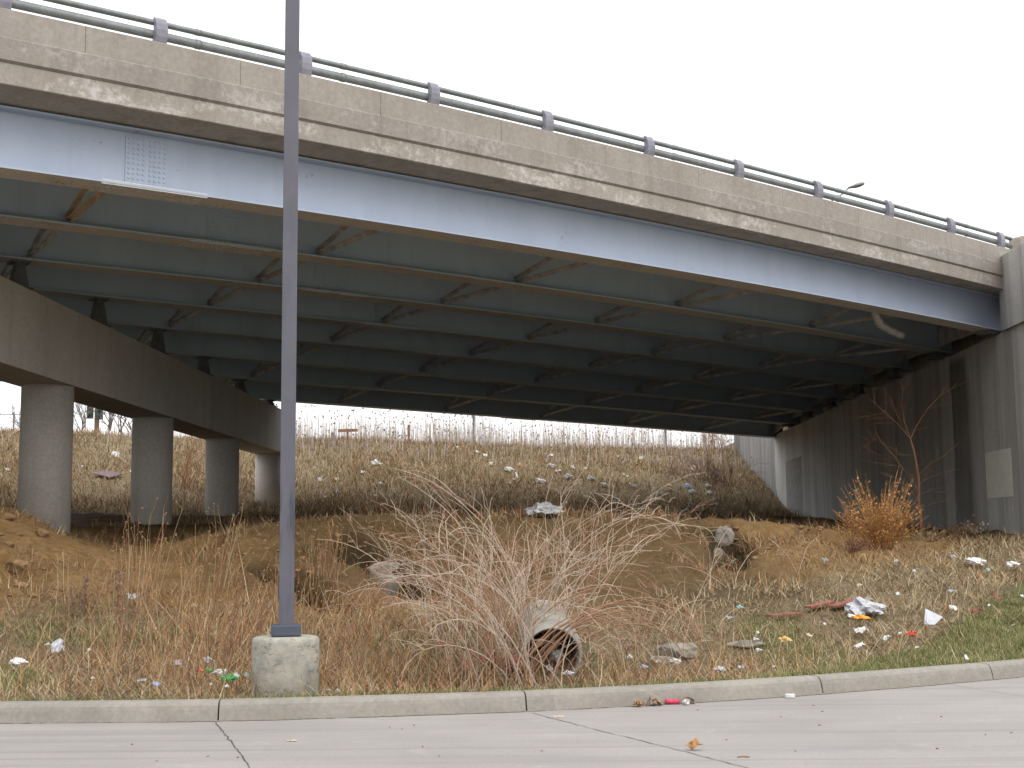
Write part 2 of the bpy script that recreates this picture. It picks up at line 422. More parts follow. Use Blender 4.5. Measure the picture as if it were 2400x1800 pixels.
M['greysheet'] = simple('grey_plastic_sheet', (0.44, 0.46, 0.50), 0.4, 0.12, 12)
M['plum'] = simple('purplish_board', (0.15, 0.10, 0.11), 0.85, 0.2, 12)
M['oxide'] = simple('red_oxide_board', (0.24, 0.095, 0.07), 0.85, 0.3, 10)
M['cardboard'] = simple('pale_cardboard', (0.52, 0.42, 0.30), 0.85, 0.15, 12)
M['leaf'] = simple('dead_leaf', (0.36, 0.19, 0.08), 0.8, 0.25, 20)
M['signal'] = simple('dark_green_signal_paint', (0.035, 0.07, 0.055), 0.5, 0.2, 8)
M['wood'] = simple('brown_timber', (0.20, 0.12, 0.075), 0.85, 0.3, 7)
M['wood_grey'] = simple('grey_timber', (0.22, 0.19, 0.165), 0.85, 0.3, 7)
M['lens'] = simple('dark_lens', (0.02, 0.02, 0.02), 0.2, 0.1, 8)
M['patch'] = simple('pale_cover_paint', (0.68, 0.69, 0.61), 0.8, 0.07, 4)
M['patch_dark'] = simple('dark_cover_paint', (0.27, 0.262, 0.25), 0.85, 0.2, 4)
M['pod'] = blade('pale_seed_pod', (0.50, 0.44, 0.33), (0.62, 0.55, 0.43))

# ------------------------------------------------------------------ terrain
KX = np.array([-200, -30, -12, -8, -4.41, -2.56, -1.26, 0.1, 1.66, 3.04, 5.47, 8.0, 11.0, 15.0, 20.0, 200])
KY = np.array([12.0, 12.0, 11.75, 11.62, 11.56, 11.55, 11.75, 11.99, 12.50, 13.13, 14.49, 16.3, 18.8, 22.6, 27.6, 205.0])
_kx = np.linspace(-35, 20, 1101)
_ky = np.interp(_kx, KX, KY)
_ker = np.exp(-np.linspace(-2, 2, 61) ** 2); _ker /= _ker.sum()
_ky = np.convolve(np.pad(_ky, 30, mode='reflect', reflect_type='odd'), _ker, 'valid')
def kerb_y(X):                                       # the gutter line
    X = np.asarray(X, float)
    return np.where(np.abs(X + 7.5) < 27, np.interp(X, _kx, _ky), np.interp(X, KX, KY))

CP = [(x, float(kerb_y(x)) + 0.2, 0.13) for x in (-30, -20, -12, -8, -5, -3, -1.5, 0, 1.5, 3, 5, 7, 9.5, 13)]
CP += [(-8, 13.2, .27), (-5, 13.2, .20), (-3, 13.2, .11), (-1, 13.2, .02), (.4, 13.25, -.06), (1.6, 13.9, .0), (3, 15, .12), (5, 16.6, .24), (8, 19.2, .42),
       (-8.5, 16, .95), (-6, 16, .62), (-4, 16, .42), (-2, 16.4, .33), (0, 16.5, .28), (2, 17, .33), (4, 18.5, .48), (6, 20, .62), (9, 23, .82), (12, 25, 1.0),
       (-9.2, 19, 1.75), (-7.5, 19, 1.30), (-5, 20, 1.05), (-2, 20, .95), (0, 20, .92), (2, 20.5, .90), (4, 22, .98), (6.5, 24, 1.12), (9, 27, 1.25), (12.4, 29, 1.35),
       (-9.5, 22, 2.2), (-8.3, 22, 2.02), (-7.2, 22.5, 1.38), (-5, 24, 1.55), (-8.3, 26, 1.45), (-2, 24.5, 1.78), (0, 25, 1.78), (2.5, 26, 1.72), (5, 28, 1.6), (8, 30.5, 1.5), (12.5, 33, 1.52),
       (-9.5, 28.3, 1.7), (-9.5, 35.5, 2.0), (-9, 43, 2.35), (-9, 50.5, 2.7), (-4, 30, 1.93), (0, 35, 2.05), (5, 35, 1.85), (12.6, 36.5, 1.6), (10, 45, 2.0), (12.6, 50, 2.1),
       (12.8, 61, 2.5), (-2, 45, 2.3), (4, 52, 2.35), (9, 57, 2.45), (-16, 20, 2.5), (-16, 30, 2.2), (-16, 40, 2.5), (-25, 30, 2.5), (-25, 15, 1.3), (-15, 14, .6),
       (-35, 40, 2.6), (25, 45, 2.2), (25, 70, 2.5), (-5, 65, 2.8), (-30, 60, 2.8), (18, 30, 1.4), (20, 24.8, .3)]
CP = np.array(CP)
def _tps_fit(P, lam=0.02):
    n = len(P); d = np.hypot(P[:, None, 0] - P[None, :, 0], P[:, None, 1] - P[None, :, 1])
    K = np.where(d > 0, d ** 2 * np.log(d + 1e-12), 0) + lam * np.eye(n)
    A = np.zeros((n + 3, n + 3)); A[:n, :n] = K
    A[:n, n] = 1; A[:n, n + 1:] = P[:, :2]; A[n, :n] = 1; A[n + 1:, :n] = P[:, :2].T
    return np.linalg.solve(A, np.concatenate([P[:, 2], [0, 0, 0]]))
_W = _tps_fit(CP)
def _tps(X, Y):
    sh = np.shape(X); x = np.ravel(X); y = np.ravel(Y); o = np.empty(len(x))
    for i in range(0, len(x), 40000):
        a, b = x[i:i + 40000], y[i:i + 40000]
        d2 = (a[:, None] - CP[None, :, 0]) ** 2 + (b[:, None] - CP[None, :, 1]) ** 2
        o[i:i + 40000] = (0.5 * d2 * np.log(d2 + 1e-12)) @ _W[:-3] + _W[-3] + a * _W[-2] + b * _W[-1]
    return o.reshape(sh)
# smooth value noise on a lattice
_lat = rng.random((256, 256))
def vnoise(X, Y, f, seed=0):
    x = np.asarray(X) * f + seed * 17.3; y = np.asarray(Y) * f + seed * 9.1
    xi = np.floor(x).astype(int); yi = np.floor(y).astype(int); u = x - xi; v = y - yi
    u = u * u * (3 - 2 * u); v = v * v * (3 - 2 * v)
    g = lambda a, b: _lat[a % 256, b % 256]
    return (g(xi, yi) * (1 - u) + g(xi + 1, yi) * u) * (1 - v) + (g(xi, yi + 1) * (1 - u) + g(xi + 1, yi + 1) * u) * v - 0.5
def toe_y(X): return 55 + 0.6 * np.asarray(X, float)
def crest_y(X): return 73 + 0.5 * np.asarray(X, float)
CREST = 6.78
def wall_x(Y): return 12.6 + 0.0186 * (np.asarray(Y, float) - 34)
GULLIES = []
def terrain(X, Y, detail=True):
    X = np.asarray(X, float); Y = np.asarray(Y, float)
    Xc = np.clip(X, -30, 22); ky = kerb_y(X)
    Yc = np.clip(Y, ky + 0.2, 75)
    b = _tps(Xc, np.minimum(Yc, toe_y(Xc) + 2))
    sl = 2.65 + (CREST - 2.65) * (Y - toe_y(X)) / (crest_y(X) - toe_y(X))
    k = 0.45
    h = np.clip(0.5 + 0.5 * (sl - b) / k, 0, 1)
    z = b * (1 - h) + sl * h + k * h * (1 - h)
    k = 0.3
    top = CREST - 0.004 * np.clip(Y - crest_y(X), 0, 200)
    h = np.clip(0.5 + 0.5 * (z - top) / k, 0, 1)
    z = z * (1 - h) + top * h - k * h * (1 - h)
    d = Y - ky - 0.2
    if detail:
        amp = np.clip(d / 3.0, 0, 1)
        z = z + amp * (0.16 * vnoise(X, Y, 0.45, 1) + 0.10 * vnoise(X, Y, 1.3, 2) + 0.05 * vnoise(X, Y, 3.1, 3))
        z = z + amp * np.clip((Y - 15) / 2, 0, 1) * np.clip((48 - Y) / 6, 0, 1) * (0.10 * vnoise(X, Y, 2.2, 21) + 0.09 * np.abs(vnoise(X, Y, 4.6, 22)) + 0.05 * vnoise(X, Y, 8.0, 23))
        ye = np.interp(X, [-9, -5, -2, 0, 2.5, 5, 8], [21.5, 22.6, 22.8, 23.2, 24.2, 26, 28]) + 1.6 * vnoise(X, X * 0 + 3, .9, 24) + .5 * vnoise(X, Y, 2.7, 25)
        z = z + 0.26 * (np.clip((Y - ye) / .35, 0, 1) - np.clip((Y - ye) / 5.5, 0, 1)) * np.clip((X + 6.5) / 1.5, 0, 1) * np.clip((7.5 - X) / 1.5, 0, 1)
        for pts, dep, wid in GULLIES:
            dm = np.full(np.shape(X), 1e9)
            for (ax, ay), (bx, by) in zip(pts[:-1], pts[1:]):
                L2 = (bx - ax) ** 2 + (by - ay) ** 2
                t = np.clip(((X - ax) * (bx - ax) + (Y - ay) * (by - ay)) / L2, 0, 1)
                dm = np.minimum(dm, np.hypot(X - ax - t * (bx - ax), Y - ay - t * (by - ay)))
            dm = dm + 0.25 * wid * vnoise(X, Y, 4.0, 5)
            z = z - dep * np.exp(-(np.clip(dm, 0, None) / wid) ** 4)
    z = z + 0.68 * np.exp(-(((X - 0.30) / .60) ** 2 + ((Y - 14.22) / .95) ** 2) ** 2) + 0.16 * np.exp(-(((X - .45) / .6) ** 2 + ((Y - 12.95) / .35) ** 2))      # earth over the pipe
    # the road bed, and the fill behind the abutment
    z = np.where(d < 0, -0.25, z)
    wx = wall_x(Y)
    fill = np.clip((X - wx - 0.95) / 0.2, 0, 1) * np.clip((Y - 24) / 7, 0, 1)
    z = z * (1 - fill) + np.maximum(z, 8.1) * fill
    return z
def on_ground(px, py, tmax=140):
    d = ray(px, py)
    t = np.concatenate([np.arange(9, 30, 0.03), np.arange(30, tmax, 0.06)])
    P = np.array([0, 0, EYE]) + t[:, None] * d
    g = terrain(P[:, 0], P[:, 1])
    g = np.where(P[:, 1] < kerb_y(P[:, 0]) + 0.2, 0.0, g)
    k = np.argmax(P[:, 2] < g)
    p = P[k].copy(); p[2] = g[k]
    return p
def dsp(x, y): return on_ground(x * S, y * S)
def gully(pts, dep, wid): return ([tuple(dsp(*p)[:2]) for p in pts], dep, wid)
_g = [gully([(742, 1150), (765, 1180), (800, 1208), (845, 1232), (882, 1262), (905, 1290)], 0.8, 0.34),
      gully([(560, 1210), (640, 1252), (668, 1278), (720, 1300)], 0.6, 0.26),
      gully([(1500, 1140), (1560, 1150), (1580, 1185), (1560, 1215)], 0.45, 0.35),
      gully([(10, 1205), (45, 1225), (70, 1240)], 0.22, 0.18)]
GULLIES += _g

xs = np.concatenate([[-600, -350, -200, -120, -80, -60, -50], np.arange(-42, -11, 0.6), np.arange(-11, 14.2, 0.11), np.arange(14.6, 26, 0.6), [30, 40, 60, 90, 150, 300, 600]])
ys = [-300, -150, -80, -40, -20, -8, 0, 6, 9, 10.5]
y_ = 11.3
while y_ < 92: ys.append(y_); y_ += 0.06 + (y_ - 11) * 0.0058
ys += [95, 100, 110, 125, 150, 200, 300, 500, 900]
ys = np.array(ys)
GX, GY = np.meshgrid(xs, ys)
# pull one row of the sheet onto the back of the kerb so that the step is crisp
GZ = terrain(GX, GY)
nx, ny = len(xs), len(ys)
idx = np.arange(nx * ny).reshape(ny, nx)
F = np.stack([idx[:-1, :-1], idx[:-1, 1:], idx[1:, 1:], idx[1:, :-1]], -1).reshape(-1, 4)
V = np.stack([GX, GY, GZ], -1).reshape(-1, 3)
me = quads_mesh('ground', V, F, [M['ground']], smooth=True)
def dirt_mask(X, Y):
    near = np.interp(X, [-30, -12, -9, -7, -5, -3, 0, 4, 7, 10, 12.6], [13, 13.3, 14.0, 14.9, 15.9, 16.2, 16.6, 19.4, 22.6, 28, 33])
    a = np.clip((Y - near) / 2.2 + 0.9 * vnoise(X, Y, 0.8, 6), 0, 1)
    b = np.clip((toe_y(X) + 1.0 - Y) / 5 + 0.6 * vnoise(X, Y, 0.5, 7), 0, 1)
    return a * b
def green_mask(X, Y):
    d = Y - kerb_y(X) - 0.2
    right = np.clip((X - 2.6) / 2.0, 0, 1)
    wid = 0.14 + 0.08 * np.clip((X + 2.4) / .5, 0, 1) + 3.0 * np.clip((X - 2.2) / 4.0, 0, 1.5) ** 1.4
    g = np.clip((wid - d) / (0.12 + 0.4 * right) + 0.8 * vnoise(X, Y, 1.6, 8), 0, 1)
    g2 = 0.45 * np.clip(vnoise(X, Y, 0.7, 9) * 3 - 0.1, 0, 1) * np.clip((6 - d) / 3, 0, 1)
    return np.clip(np.maximum(g, g2), 0, 1)
cov = np.zeros((len(V), 4), np.float32); cov[:, 3] = 1
cov[:, 0] = dirt_mask(V[:, 0], V[:, 1]); cov[:, 1] = green_mask(V[:, 0], V[:, 1]) * 0.8
_X, _Y = V[:, 0], V[:, 1]                                # shade under the bridge and in the gullies, painted into the soil colour
soil_shade = np.clip((_X + 6.0) / 2.5, 0, 1) * np.clip((5.2 - _X) / 1.5, 0, 1) * np.clip((_Y - 17.5) / 2, 0, 1) * np.clip((60 - _Y) / 8, 0, 1)
soil_shade = np.maximum(soil_shade * 0.6, 0.8 * np.clip((_Y - 29) / 4, 0, 1) * np.clip((toe_y(_X) + 1 - _Y) / 4, 0, 1))
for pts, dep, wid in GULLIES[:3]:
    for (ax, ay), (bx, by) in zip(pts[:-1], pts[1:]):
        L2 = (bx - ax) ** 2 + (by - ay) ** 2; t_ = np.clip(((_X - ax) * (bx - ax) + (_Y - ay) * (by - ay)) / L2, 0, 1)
        soil_shade = np.maximum(soil_shade, 1.4 * np.exp(-(np.hypot(_X - ax - t_ * (bx - ax), _Y - ay - t_ * (by - ay)) / (wid * 1.1)) ** 4))
cov[:, 2] = soil_shade
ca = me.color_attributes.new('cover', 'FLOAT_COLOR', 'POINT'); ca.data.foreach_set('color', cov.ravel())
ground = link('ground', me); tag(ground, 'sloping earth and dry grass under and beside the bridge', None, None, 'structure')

# ------------------------------------------------------------------ road, kerb, joints
rx = np.linspace(-60, 20, 161); ry = kerb_y(rx)
mb = MB()
n = len(rx)
mb.add(np.concatenate([np.stack([rx, np.full(n, -40.0), np.zeros(n)], 1), np.stack([rx, ry + 0.02, np.zeros(n)], 1)]),
       [(i, i + 1, n + i + 1, n + i) for i in range(n - 1)])
tag(mb.build('road', M['road']), 'pale concrete road along the kerb', None, None, 'structure')

prof = [(0.0, -0.12), (0.0, 0.0), (0.022, 0.092), (0.034, 0.125), (0.055, 0.148), (0.085, 0.158), (0.19, 0.162), (0.205, 0.155), (0.205, -0.2)]
def kerb_pt(X, off, z):
    X = np.asarray(X, float); y = kerb_y(X); dy = (kerb_y(X + .05) - kerb_y(X - .05)) / .1
    nrm = np.stack([-dy, np.ones_like(dy)], -1) / np.sqrt(1 + dy ** 2)[..., None]
    return np.stack([X + nrm[..., 0] * off, y + nrm[..., 1] * off, np.full(np.shape(X), z)], -1)
def flat_at(px, py, z):
    d = ray(px, py); t = (z - EYE) / d[2]; return np.array([0, 0, EYE]) + t * d
jx = [float(flat_at(x * S, y * S, 0.10)[0]) for x, y in ((464, 1535), (1138, 1516), (1787, 1480), (2158, 1450))]
jx = [jx[0] - 3.05, *jx, jx[3] + 2.4, jx[3] + 5.0]
cuts = [-34] + [jx[0] - 3.05 * k for k in (6, 5, 4, 3, 2, 1)] + jx + [19]
mb = MB()
for a, b in zip(cuts[:-1], cuts[1:]):
    X = np.linspace(a + 0.007, b - 0.007, 26)
    rows = [kerb_pt(X, o, z) for o, z in prof]
    k = len(X); vs = np.concatenate(rows); fs = []
    for r in range(len(prof) - 1):
        for i in range(k - 1): fs.append((r * k + i, r * k + i + 1, (r + 1) * k + i + 1, (r + 1) * k + i))
    fs.append([r * k for r in range(len(prof))]); fs.append([r * k + k - 1 for r in range(len(prof))][::-1])
    mb.add(vs, fs)
tag(mb.build('kerb', M['kerb']), 'rounded concrete kerb in cast lengths along the road', None, None, 'structure')

def ribbon_flat(pts, wid, z, jit=0.0):
    pts = np.array(pts); k = len(pts); t = np.gradient(pts[:, :2], axis=0); t /= np.linalg.norm(t, axis=1, keepdims=True)
    nrm = np.stack([-t[:, 1], t[:, 0]], 1); w_ = np.broadcast_to(np.asarray(wid), (k,)) * (1 + jit * rng.uniform(-1, 1, k))
    L = np.c_[pts[:, :2] + nrm * w_[:, None] / 2, np.full(k, z)]; Rr = np.c_[pts[:, :2] - nrm * w_[:, None] / 2, np.full(k, z)]
    return np.concatenate([L, Rr]), [(i, i + 1, k + i + 1, k + i) for i in range(k - 1)]
def joint(px_pts, wid, name='road_joint'):
    P = np.array([flat_at(x * S, y * S, 0.0) for x, y in px_pts])
    t = np.linspace(0, 1, 60); s_ = np.linspace(0, 1, len(P))
    Q = np.stack([np.interp(t, s_, P[:, k]) for k in range(3)], 1)
    Q[:, :2] += rng.normal(0, 0.004, (60, 2))
    mb = MB(); mb.add(*ribbon_flat(Q, wid, 0.004, 0.5))
    tag(mb.build(name, M['joint']), 'dark joint line running across the road slab', None, None, 'structure')
joint([(466, 1561), (500, 1604), (560, 1684), (640, 1790)], 0.010)
joint([(1150, 1541), (1300, 1580), (1450, 1617), (1640, 1666), (1900, 1735)], 0.0075)
joint([(2040, 1477), (2120, 1490), (2230, 1508), (2400, 1535)], 0.004)
mb = MB()                                                # grit along the gutter
X = np.linspace(-30, 12, 900)
P = kerb_pt(X, -0.035 - 0.02 * vnoise(X, X * 0, 1.3, 3), 0.0)
mb.add(*ribbon_flat(P, 0.028 + 0.05 * np.clip(vnoise(X, X * 0, 0.9, 4) + .2, 0, 1), 0.0045, 0.7))
tag(mb.build('gutter_grit', M['grit']), 'thin line of grit washed along the gutter', None, None, 'structure')

# ------------------------------------------------------------------ bridge geometry
NG = 8
PP = np.array([(-9.8 + 1.05 * i / 7, 16.8 + 32.2 * i / 7) for i in range(NG)])
PA = np.array([(12.6 + .6 * i / 7, 34.1 + 32.2 * i / 7) for i in range(NG)])
Z0 = [6.81, 7.03, 7.12, 7.22, 7.23, 7.12, 7.0, 6.79]
Z1 = [6.77, 6.88, 7.0, 7.01, 7.0, 6.91, 6.78, 6.52]
CB = [.20, .15, .15, .12, .10, .08, .06, .03]
LEN = [float(np.hypot(*(PA[i] - PP[i]))) for i in range(NG)]
UD = (PA[0] - PP[0]) / LEN[0]; ND = np.array([UD[1], -UD[0]])      # along the bridge; outward, to the road
def girder(i, s, off=0.0, dz=0.0):
    """point on girder line i at fraction s (0 pier, 1 abutment), moved off metres outward, dz above the underside"""
    s = np.asarray(s, float); D = PA[i] - PP[i]; n_ = np.array([D[1], -D[0]]) / np.hypot(*D)
    xy = PP[i] + s[..., None] * D + n_ * off
    z = np.where(s >= 0, Z0[i] + (Z1[i] - Z0[i]) * s + 4 * CB[i] * s * (1 - s), Z0[i] + s * ((Z1[i] - Z0[i]) + 2.0 * CB[i]))
    if i == 0 and dz > 0.98: z = z + 0.095 - 0.15 * np.clip(s, 0, 1.1)      # the deck edge runs slightly steeper than the steel
    return np.concatenate([xy, (z + dz)[..., None]], -1)
def sweep(mb, i, prof, ss, mi=0, caps=True):
    ss = np.asarray(ss, float); k = len(ss); m_ = len(prof)
    vs = np.concatenate([girder(i, ss, o, z) for o, z in prof]); fs = []
    for r in range(m_):
        r2 = (r + 1) % m_
        for j in range(k - 1): fs.append((r * k + j, r2 * k + j, r2 * k + j + 1, r * k + j + 1))
    if caps: fs.append([r * k for r in range(m_)]); fs.append([r * k + k - 1 for r in range(m_)][::-1])
    if isinstance(mi, int): mb.add(vs, fs, mi); return
    n0 = len(mb.m); mb.add(vs, fs, 0)                      # one material slot per side of the profile
    for r in range(m_):
        for j in range(k - 1): mb.m[n0 + r * (k - 1) + j] = mi[r]
SS = np.concatenate([np.linspace(-0.95, 0, 8), np.linspace(0, 1.0, 33)[1:], [1.02]])
SD = np.concatenate([SS[:-1], [1.02, 1.075]])

bridge = empty('bridge', (0.0, 30.0, 0.0), 'road bridge of concrete parapet on eight bluish steel girders crossing overhead', 'bridge')
bridge.location = (0, 0, 0)
GD = 0.95
for i in range(NG):
    mb = MB()
    sweep(mb, i, [(0.008, 0.032), (0.008, GD - 0.03), (-0.008, GD - 0.03), (-0.008, 0.032)], SS)
    st_ = M['steel'] if i == 0 else M['steel_in']
    go = mb.build('girder', st_, bridge)
    if i == 0: go['label'] = 'pale blue outer girder in open daylight'
    mb = MB()
    fw = 0.275
    sweep(mb, i, [(fw, 0.0), (fw, 0.032), (-fw, 0.032), (-fw, 0.0)], SS, [1, 1, 1, 0])
    mb.build('bottom_flange', [M['flange'], st_], go)
    mb = MB()
    sweep(mb, i, [(0.17, GD - 0.03), (0.17, GD), (-0.17, GD), (-0.17, GD - 0.03)], SS)
    mb.build('top_flange', [st_], go)
    # vertical stiffeners where the frames meet the web are part of the frames below
    # splice plate with its rows of bolts
    c = (4.9, 4.95, 6.3, 7.2, 8.2, 9.2, 10.2, 11.2)[i]
    sa, sb = c / LEN[i], (c + 0.68) / LEN[i]
    sp = MB(); sss = np.linspace(sa, sb, 3)
    for sg in (1, -1):
        lo, hi = sorted((sg * 0.0085, sg * 0.026))
        sweep(sp, i, [(hi, 0.075), (hi, GD - 0.09), (lo, GD - 0.09), (lo, 0.075)], sss)
        if i < 5 and sg == 1 or i == 0:
            for a in range(8):
                for b in range(10):
                    off = (0.05 + a * 0.078 + (0.034 if a > 3 else 0)) / LEN[i]
                    p = girder(i, np.array(sa + off), sg * 0.026, 0.115 + b * (GD - 0.245) / 9)
                    D = PA[i] - PP[i]; D = D / np.hypot(*D); nn = np.array([D[1], -D[0]]) * sg
                    vs = []; 
                    for rr, hh in ((0.026, 0), (0.021, 0.011)):
                        for q in range(6):
                            an = q * math.pi / 3
                            vs.append((p[0] + D[0] * rr * math.cos(an) + nn[0] * hh, p[1] + D[1] * rr * math.cos(an) + nn[1] * hh, p[2] + rr * math.sin(an)))
                    vs.append((p[0] + nn[0] * 0.014, p[1] + nn[1] * 0.014, p[2]))
                    fs = [(q, (q + 1) % 6, 6 + (q + 1) % 6, 6 + q) for q in range(6)] + [(6 + q, 6 + (q + 1) % 6, 12) for q in range(6)]
                    sp.add(vs, fs)
    sp.build('splice_plate', st_, go)
    # doubling plates on the flanges at the splice, with bolt heads below
    fp = MB(); fa, fb = (c - 0.45) / LEN[i], (c + 1.25) / LEN[i]
    sweep(fp, i, [(fw - .01, -0.022), (fw - .01, -0.0005), (-fw + .01, -0.0005), (-fw + .01, -0.022)], np.linspace(fa, fb, 4))
    sweep(fp, i, [(fw - .01, 0.0325), (fw - .01, 0.05), (0.03, 0.05), (0.03, 0.0325)], np.linspace(fa, fb, 4))
    for a in range(18):
        for o in (-.14, -.08, .08, .14):
            p = girder(i, np.array(fa + (0.06 + a * 0.093) / LEN[i]), o, -0.028)
            fp.box(p, (0.03, 0.03, 0.012), bev=0.004)
            if o > 0: fp.box(p + [0, 0, 0.086], (0.026, 0.026, 0.014), bev=0.004)
    fp.build('flange_plate', M['flange'], go)

# cross frames between neighbouring girders
T0 = [-0.25 + 5.0 * k for k in range(-9, 12)]
for i in range(NG - 1):
    for k, t0 in enumerate(T0):
        s1 = (t0 - 2.45 * i) / LEN[i]; s2 = (t0 - 2.45 * (i + 1)) / LEN[i + 1]
        if min(s1, s2) < -0.5 or max(s1, s2) > 0.985: continue
        mb = MB()
        A0 = girder(i, np.array(s1), -0.02, 0.14); B0 = girder(i + 1, np.array(s2), 0.02, 0.14)
        A1 = girder(i, np.array(s1), -0.02, GD - 0.12); B1 = girder(i + 1, np.array(s2), 0.02, GD - 0.12)
        def angle_bar(p, q, wv=0.075):
            d = q - p; L = np.linalg.norm(d); d /= L
            x2 = np.cross(d, [0, 0, 1.0]); x2 /= np.linalg.norm(x2); x3 = np.cross(x2, d)
            rot = np.stack([d, x2, x3], 1)
            mb.box((p + q) / 2, (L, wv, 0.01), rot); mb.box((p + q) / 2 + x2 * wv / 2 - x3 * (wv / 2 + .005), (L, 0.01, wv), rot)
        angle_bar(A0, B0); angle_bar(A1 + [0, 0, .0], B0 + [0, 0, .06])
        fr = mb.build('cross_frame', M['brace_rust'] if (i == 0 and k == 10) else M['brace'], bridge)

# end diaphragm at the abutment seat
for i in range(NG - 1):
    mb = MB(); A0 = girder(i, np.array(1.0), -0.02, 0.16); B0 = girder(i + 1, np.array(0.995), 0.02, 0.16)
    d = B0 - A0; L = np.linalg.norm(d); d /= L; x2 = np.cross(d, [0, 0, 1.0]); x2 /= np.linalg.norm(x2); x3 = np.cross(x2, d)
    mb.box((A0 + B0) / 2 + [0, 0, .3], (L, 0.02, 0.55), np.stack([d, x2, x3], 1))
    mb.build('end_diaphragm', M['brace'], bridge)

# deck slab: one sheet with thickness that follows the girders' crown, with overhangs
def deck_point(s, j):      # j: 0..9 = overhang edge, eight girders, far overhang
    if j == 0: return girder(0, s, 0.735, 0.995)
    if j == 9: return girder(7, s, -0.70, 1.0)
    return girder(j - 1, s, 0, GD + 0.012)
bot = np.stack([deck_point(SD, j) for j in range(10)]); top = bot + [0, 0, 0.23]
k = len(SD); mb = MB(); V_ = np.concatenate([bot.reshape(-1, 3), top.reshape(-1, 3)]); fs = []
for j in range(9):
    for q in range(k - 1):
        a = j * k + q; fs.append((a, a + k, a + k + 1, a + 1)); a += 10 * k; fs.append((a, a + 1, a + k + 1, a + k))
for q in range(k - 1):
    fs.append((q, q + 1, 10 * k + q + 1, 10 * k + q)); a = 9 * k + q; fs.append((a, 10 * k + a, 10 * k + a + 1, a + 1))
for q in (0, k - 1):
    fs.append([j * k + q for j in range(10)] + [10 * k + j * k + q for j in range(9, -1, -1)])
mb.add(V_, fs); mb.build('deck', M['soffit'], bridge)

# the parapet: slab edge, drip groove, lower course with a chamfered ledge, upper course cut by joints
par = MB()
sweep(par, 0, [(0.738, 0.988), (0.75, 1.0), (0.75, 1.30), (0.50, 1.30), (0.50, 0.988)], SS)
slab_edge = par.build('slab_edge', M['slab_edge'], bridge)
par = MB()
sweep(par, 0, [(0.735, 1.3005), (0.785, 1.34), (0.785, 1.655), (0.765, 1.672), (0.45, 1.672), (0.45, 1.3005)], SS)
parapet = par.build('parapet', M['parapet_mid'], bridge)
jts = [(j - .11 - .006 * max(j, 0)) / LEN[0] for j in (-24, -21.4, -18.8, -16.2, -13.6, -11, -8.4, -5.8, -3.5, -1.05, 1.55, 4.11, 6.6, 9.21, 11.8, 14.35, 16.9, 19.5, 22.1, 24.7, 27.0)]
par = MB(); ed = [-0.95] + jts + [1.005]
for a, b in zip(ed[:-1], ed[1:]):
    a2, b2 = a + 0.0035 / LEN[0], b - 0.0035 / LEN[0]
    sweep(par, 0, [(0.748, 1.6725), (0.742, 2.088), (0.732, 2.098), (0.46, 2.098), (0.45, 2.088), (0.45, 1.6725)], np.linspace(a2, b2, 5))
par.build('upper_course', M['parapet'], parapet)
# far parapet
par = MB()
sweep(par, 7, [(-0.73, 0.99), (-0.45, 0.99), (-0.45, 2.10), (-0.73, 2.10)], SS)
par.build('far_parapet', M['parapet'], bridge)

# railing: curved cast posts and two tubes
rail = empty('railing'); rail.parent = bridge
pst = [2.95 - 2.5 * k for k in range(9, 0, -1)] + [2.95, 5.29, 7.80, 10.36, 12.96, 15.59, 18.21, 20.80, 23.38, 25.84, 28.01]
for d in pst:
    s_ = (d - .11 - .006 * max(d, 0)) / LEN[0]
    mb = MB()
    b0 = girder(0, np.array(s_), 0.235, 2.098); wv = 0.092
    prof_o = [(0.475, 0.0), (0.505, 0.10), (0.512, 0.20), (0.495, 0.30), (0.455, 0.375), (0.415, 0.415)]
    prof_i = [(0.375, 0.415), (0.36, 0.37), (0.385, 0.28), (0.39, 0.18), (0.365, 0.08), (0.33, 0.0)]
    pr = prof_o + prof_i; vs = []
    for sg in (-1, 1):
        for o, h in pr: vs.append((b0[0] + ND[0] * o + UD[0] * wv * sg, b0[1] + ND[1] * o + UD[1] * wv * sg, b0[2] + h))
    m_ = len(pr); fs = [tuple(range(m_))[::-1], tuple(range(m_, 2 * m_))] + [(q, (q + 1) % m_, m_ + (q + 1) % m_, m_ + q) for q in range(m_)]
    mb.add(vs, fs)
    mb.build('rail_post', M['rail_post'], rail)
for off, h, r, q in ((0.60, 0.345, 0.048, 1.0), (0.59, 0.155, 0.070, 0.85)):
    mb = MB()
    mb.tube(girder(0, np.linspace(-0.95, 1.0, 70), off, 2.098 + h), r, 10, squash=q)
    for d in (0.75, 5.75, 8.35, 16.1, 21.3, 26.3):           # sleeve joints
        mb.tube(girder(0, np.array([d, d + 0.09]) / LEN[0], off, 2.098 + h), r * 1.12, 10, squash=q)
    mb.build('rail_tube', M['alu'], rail, smooth=True)

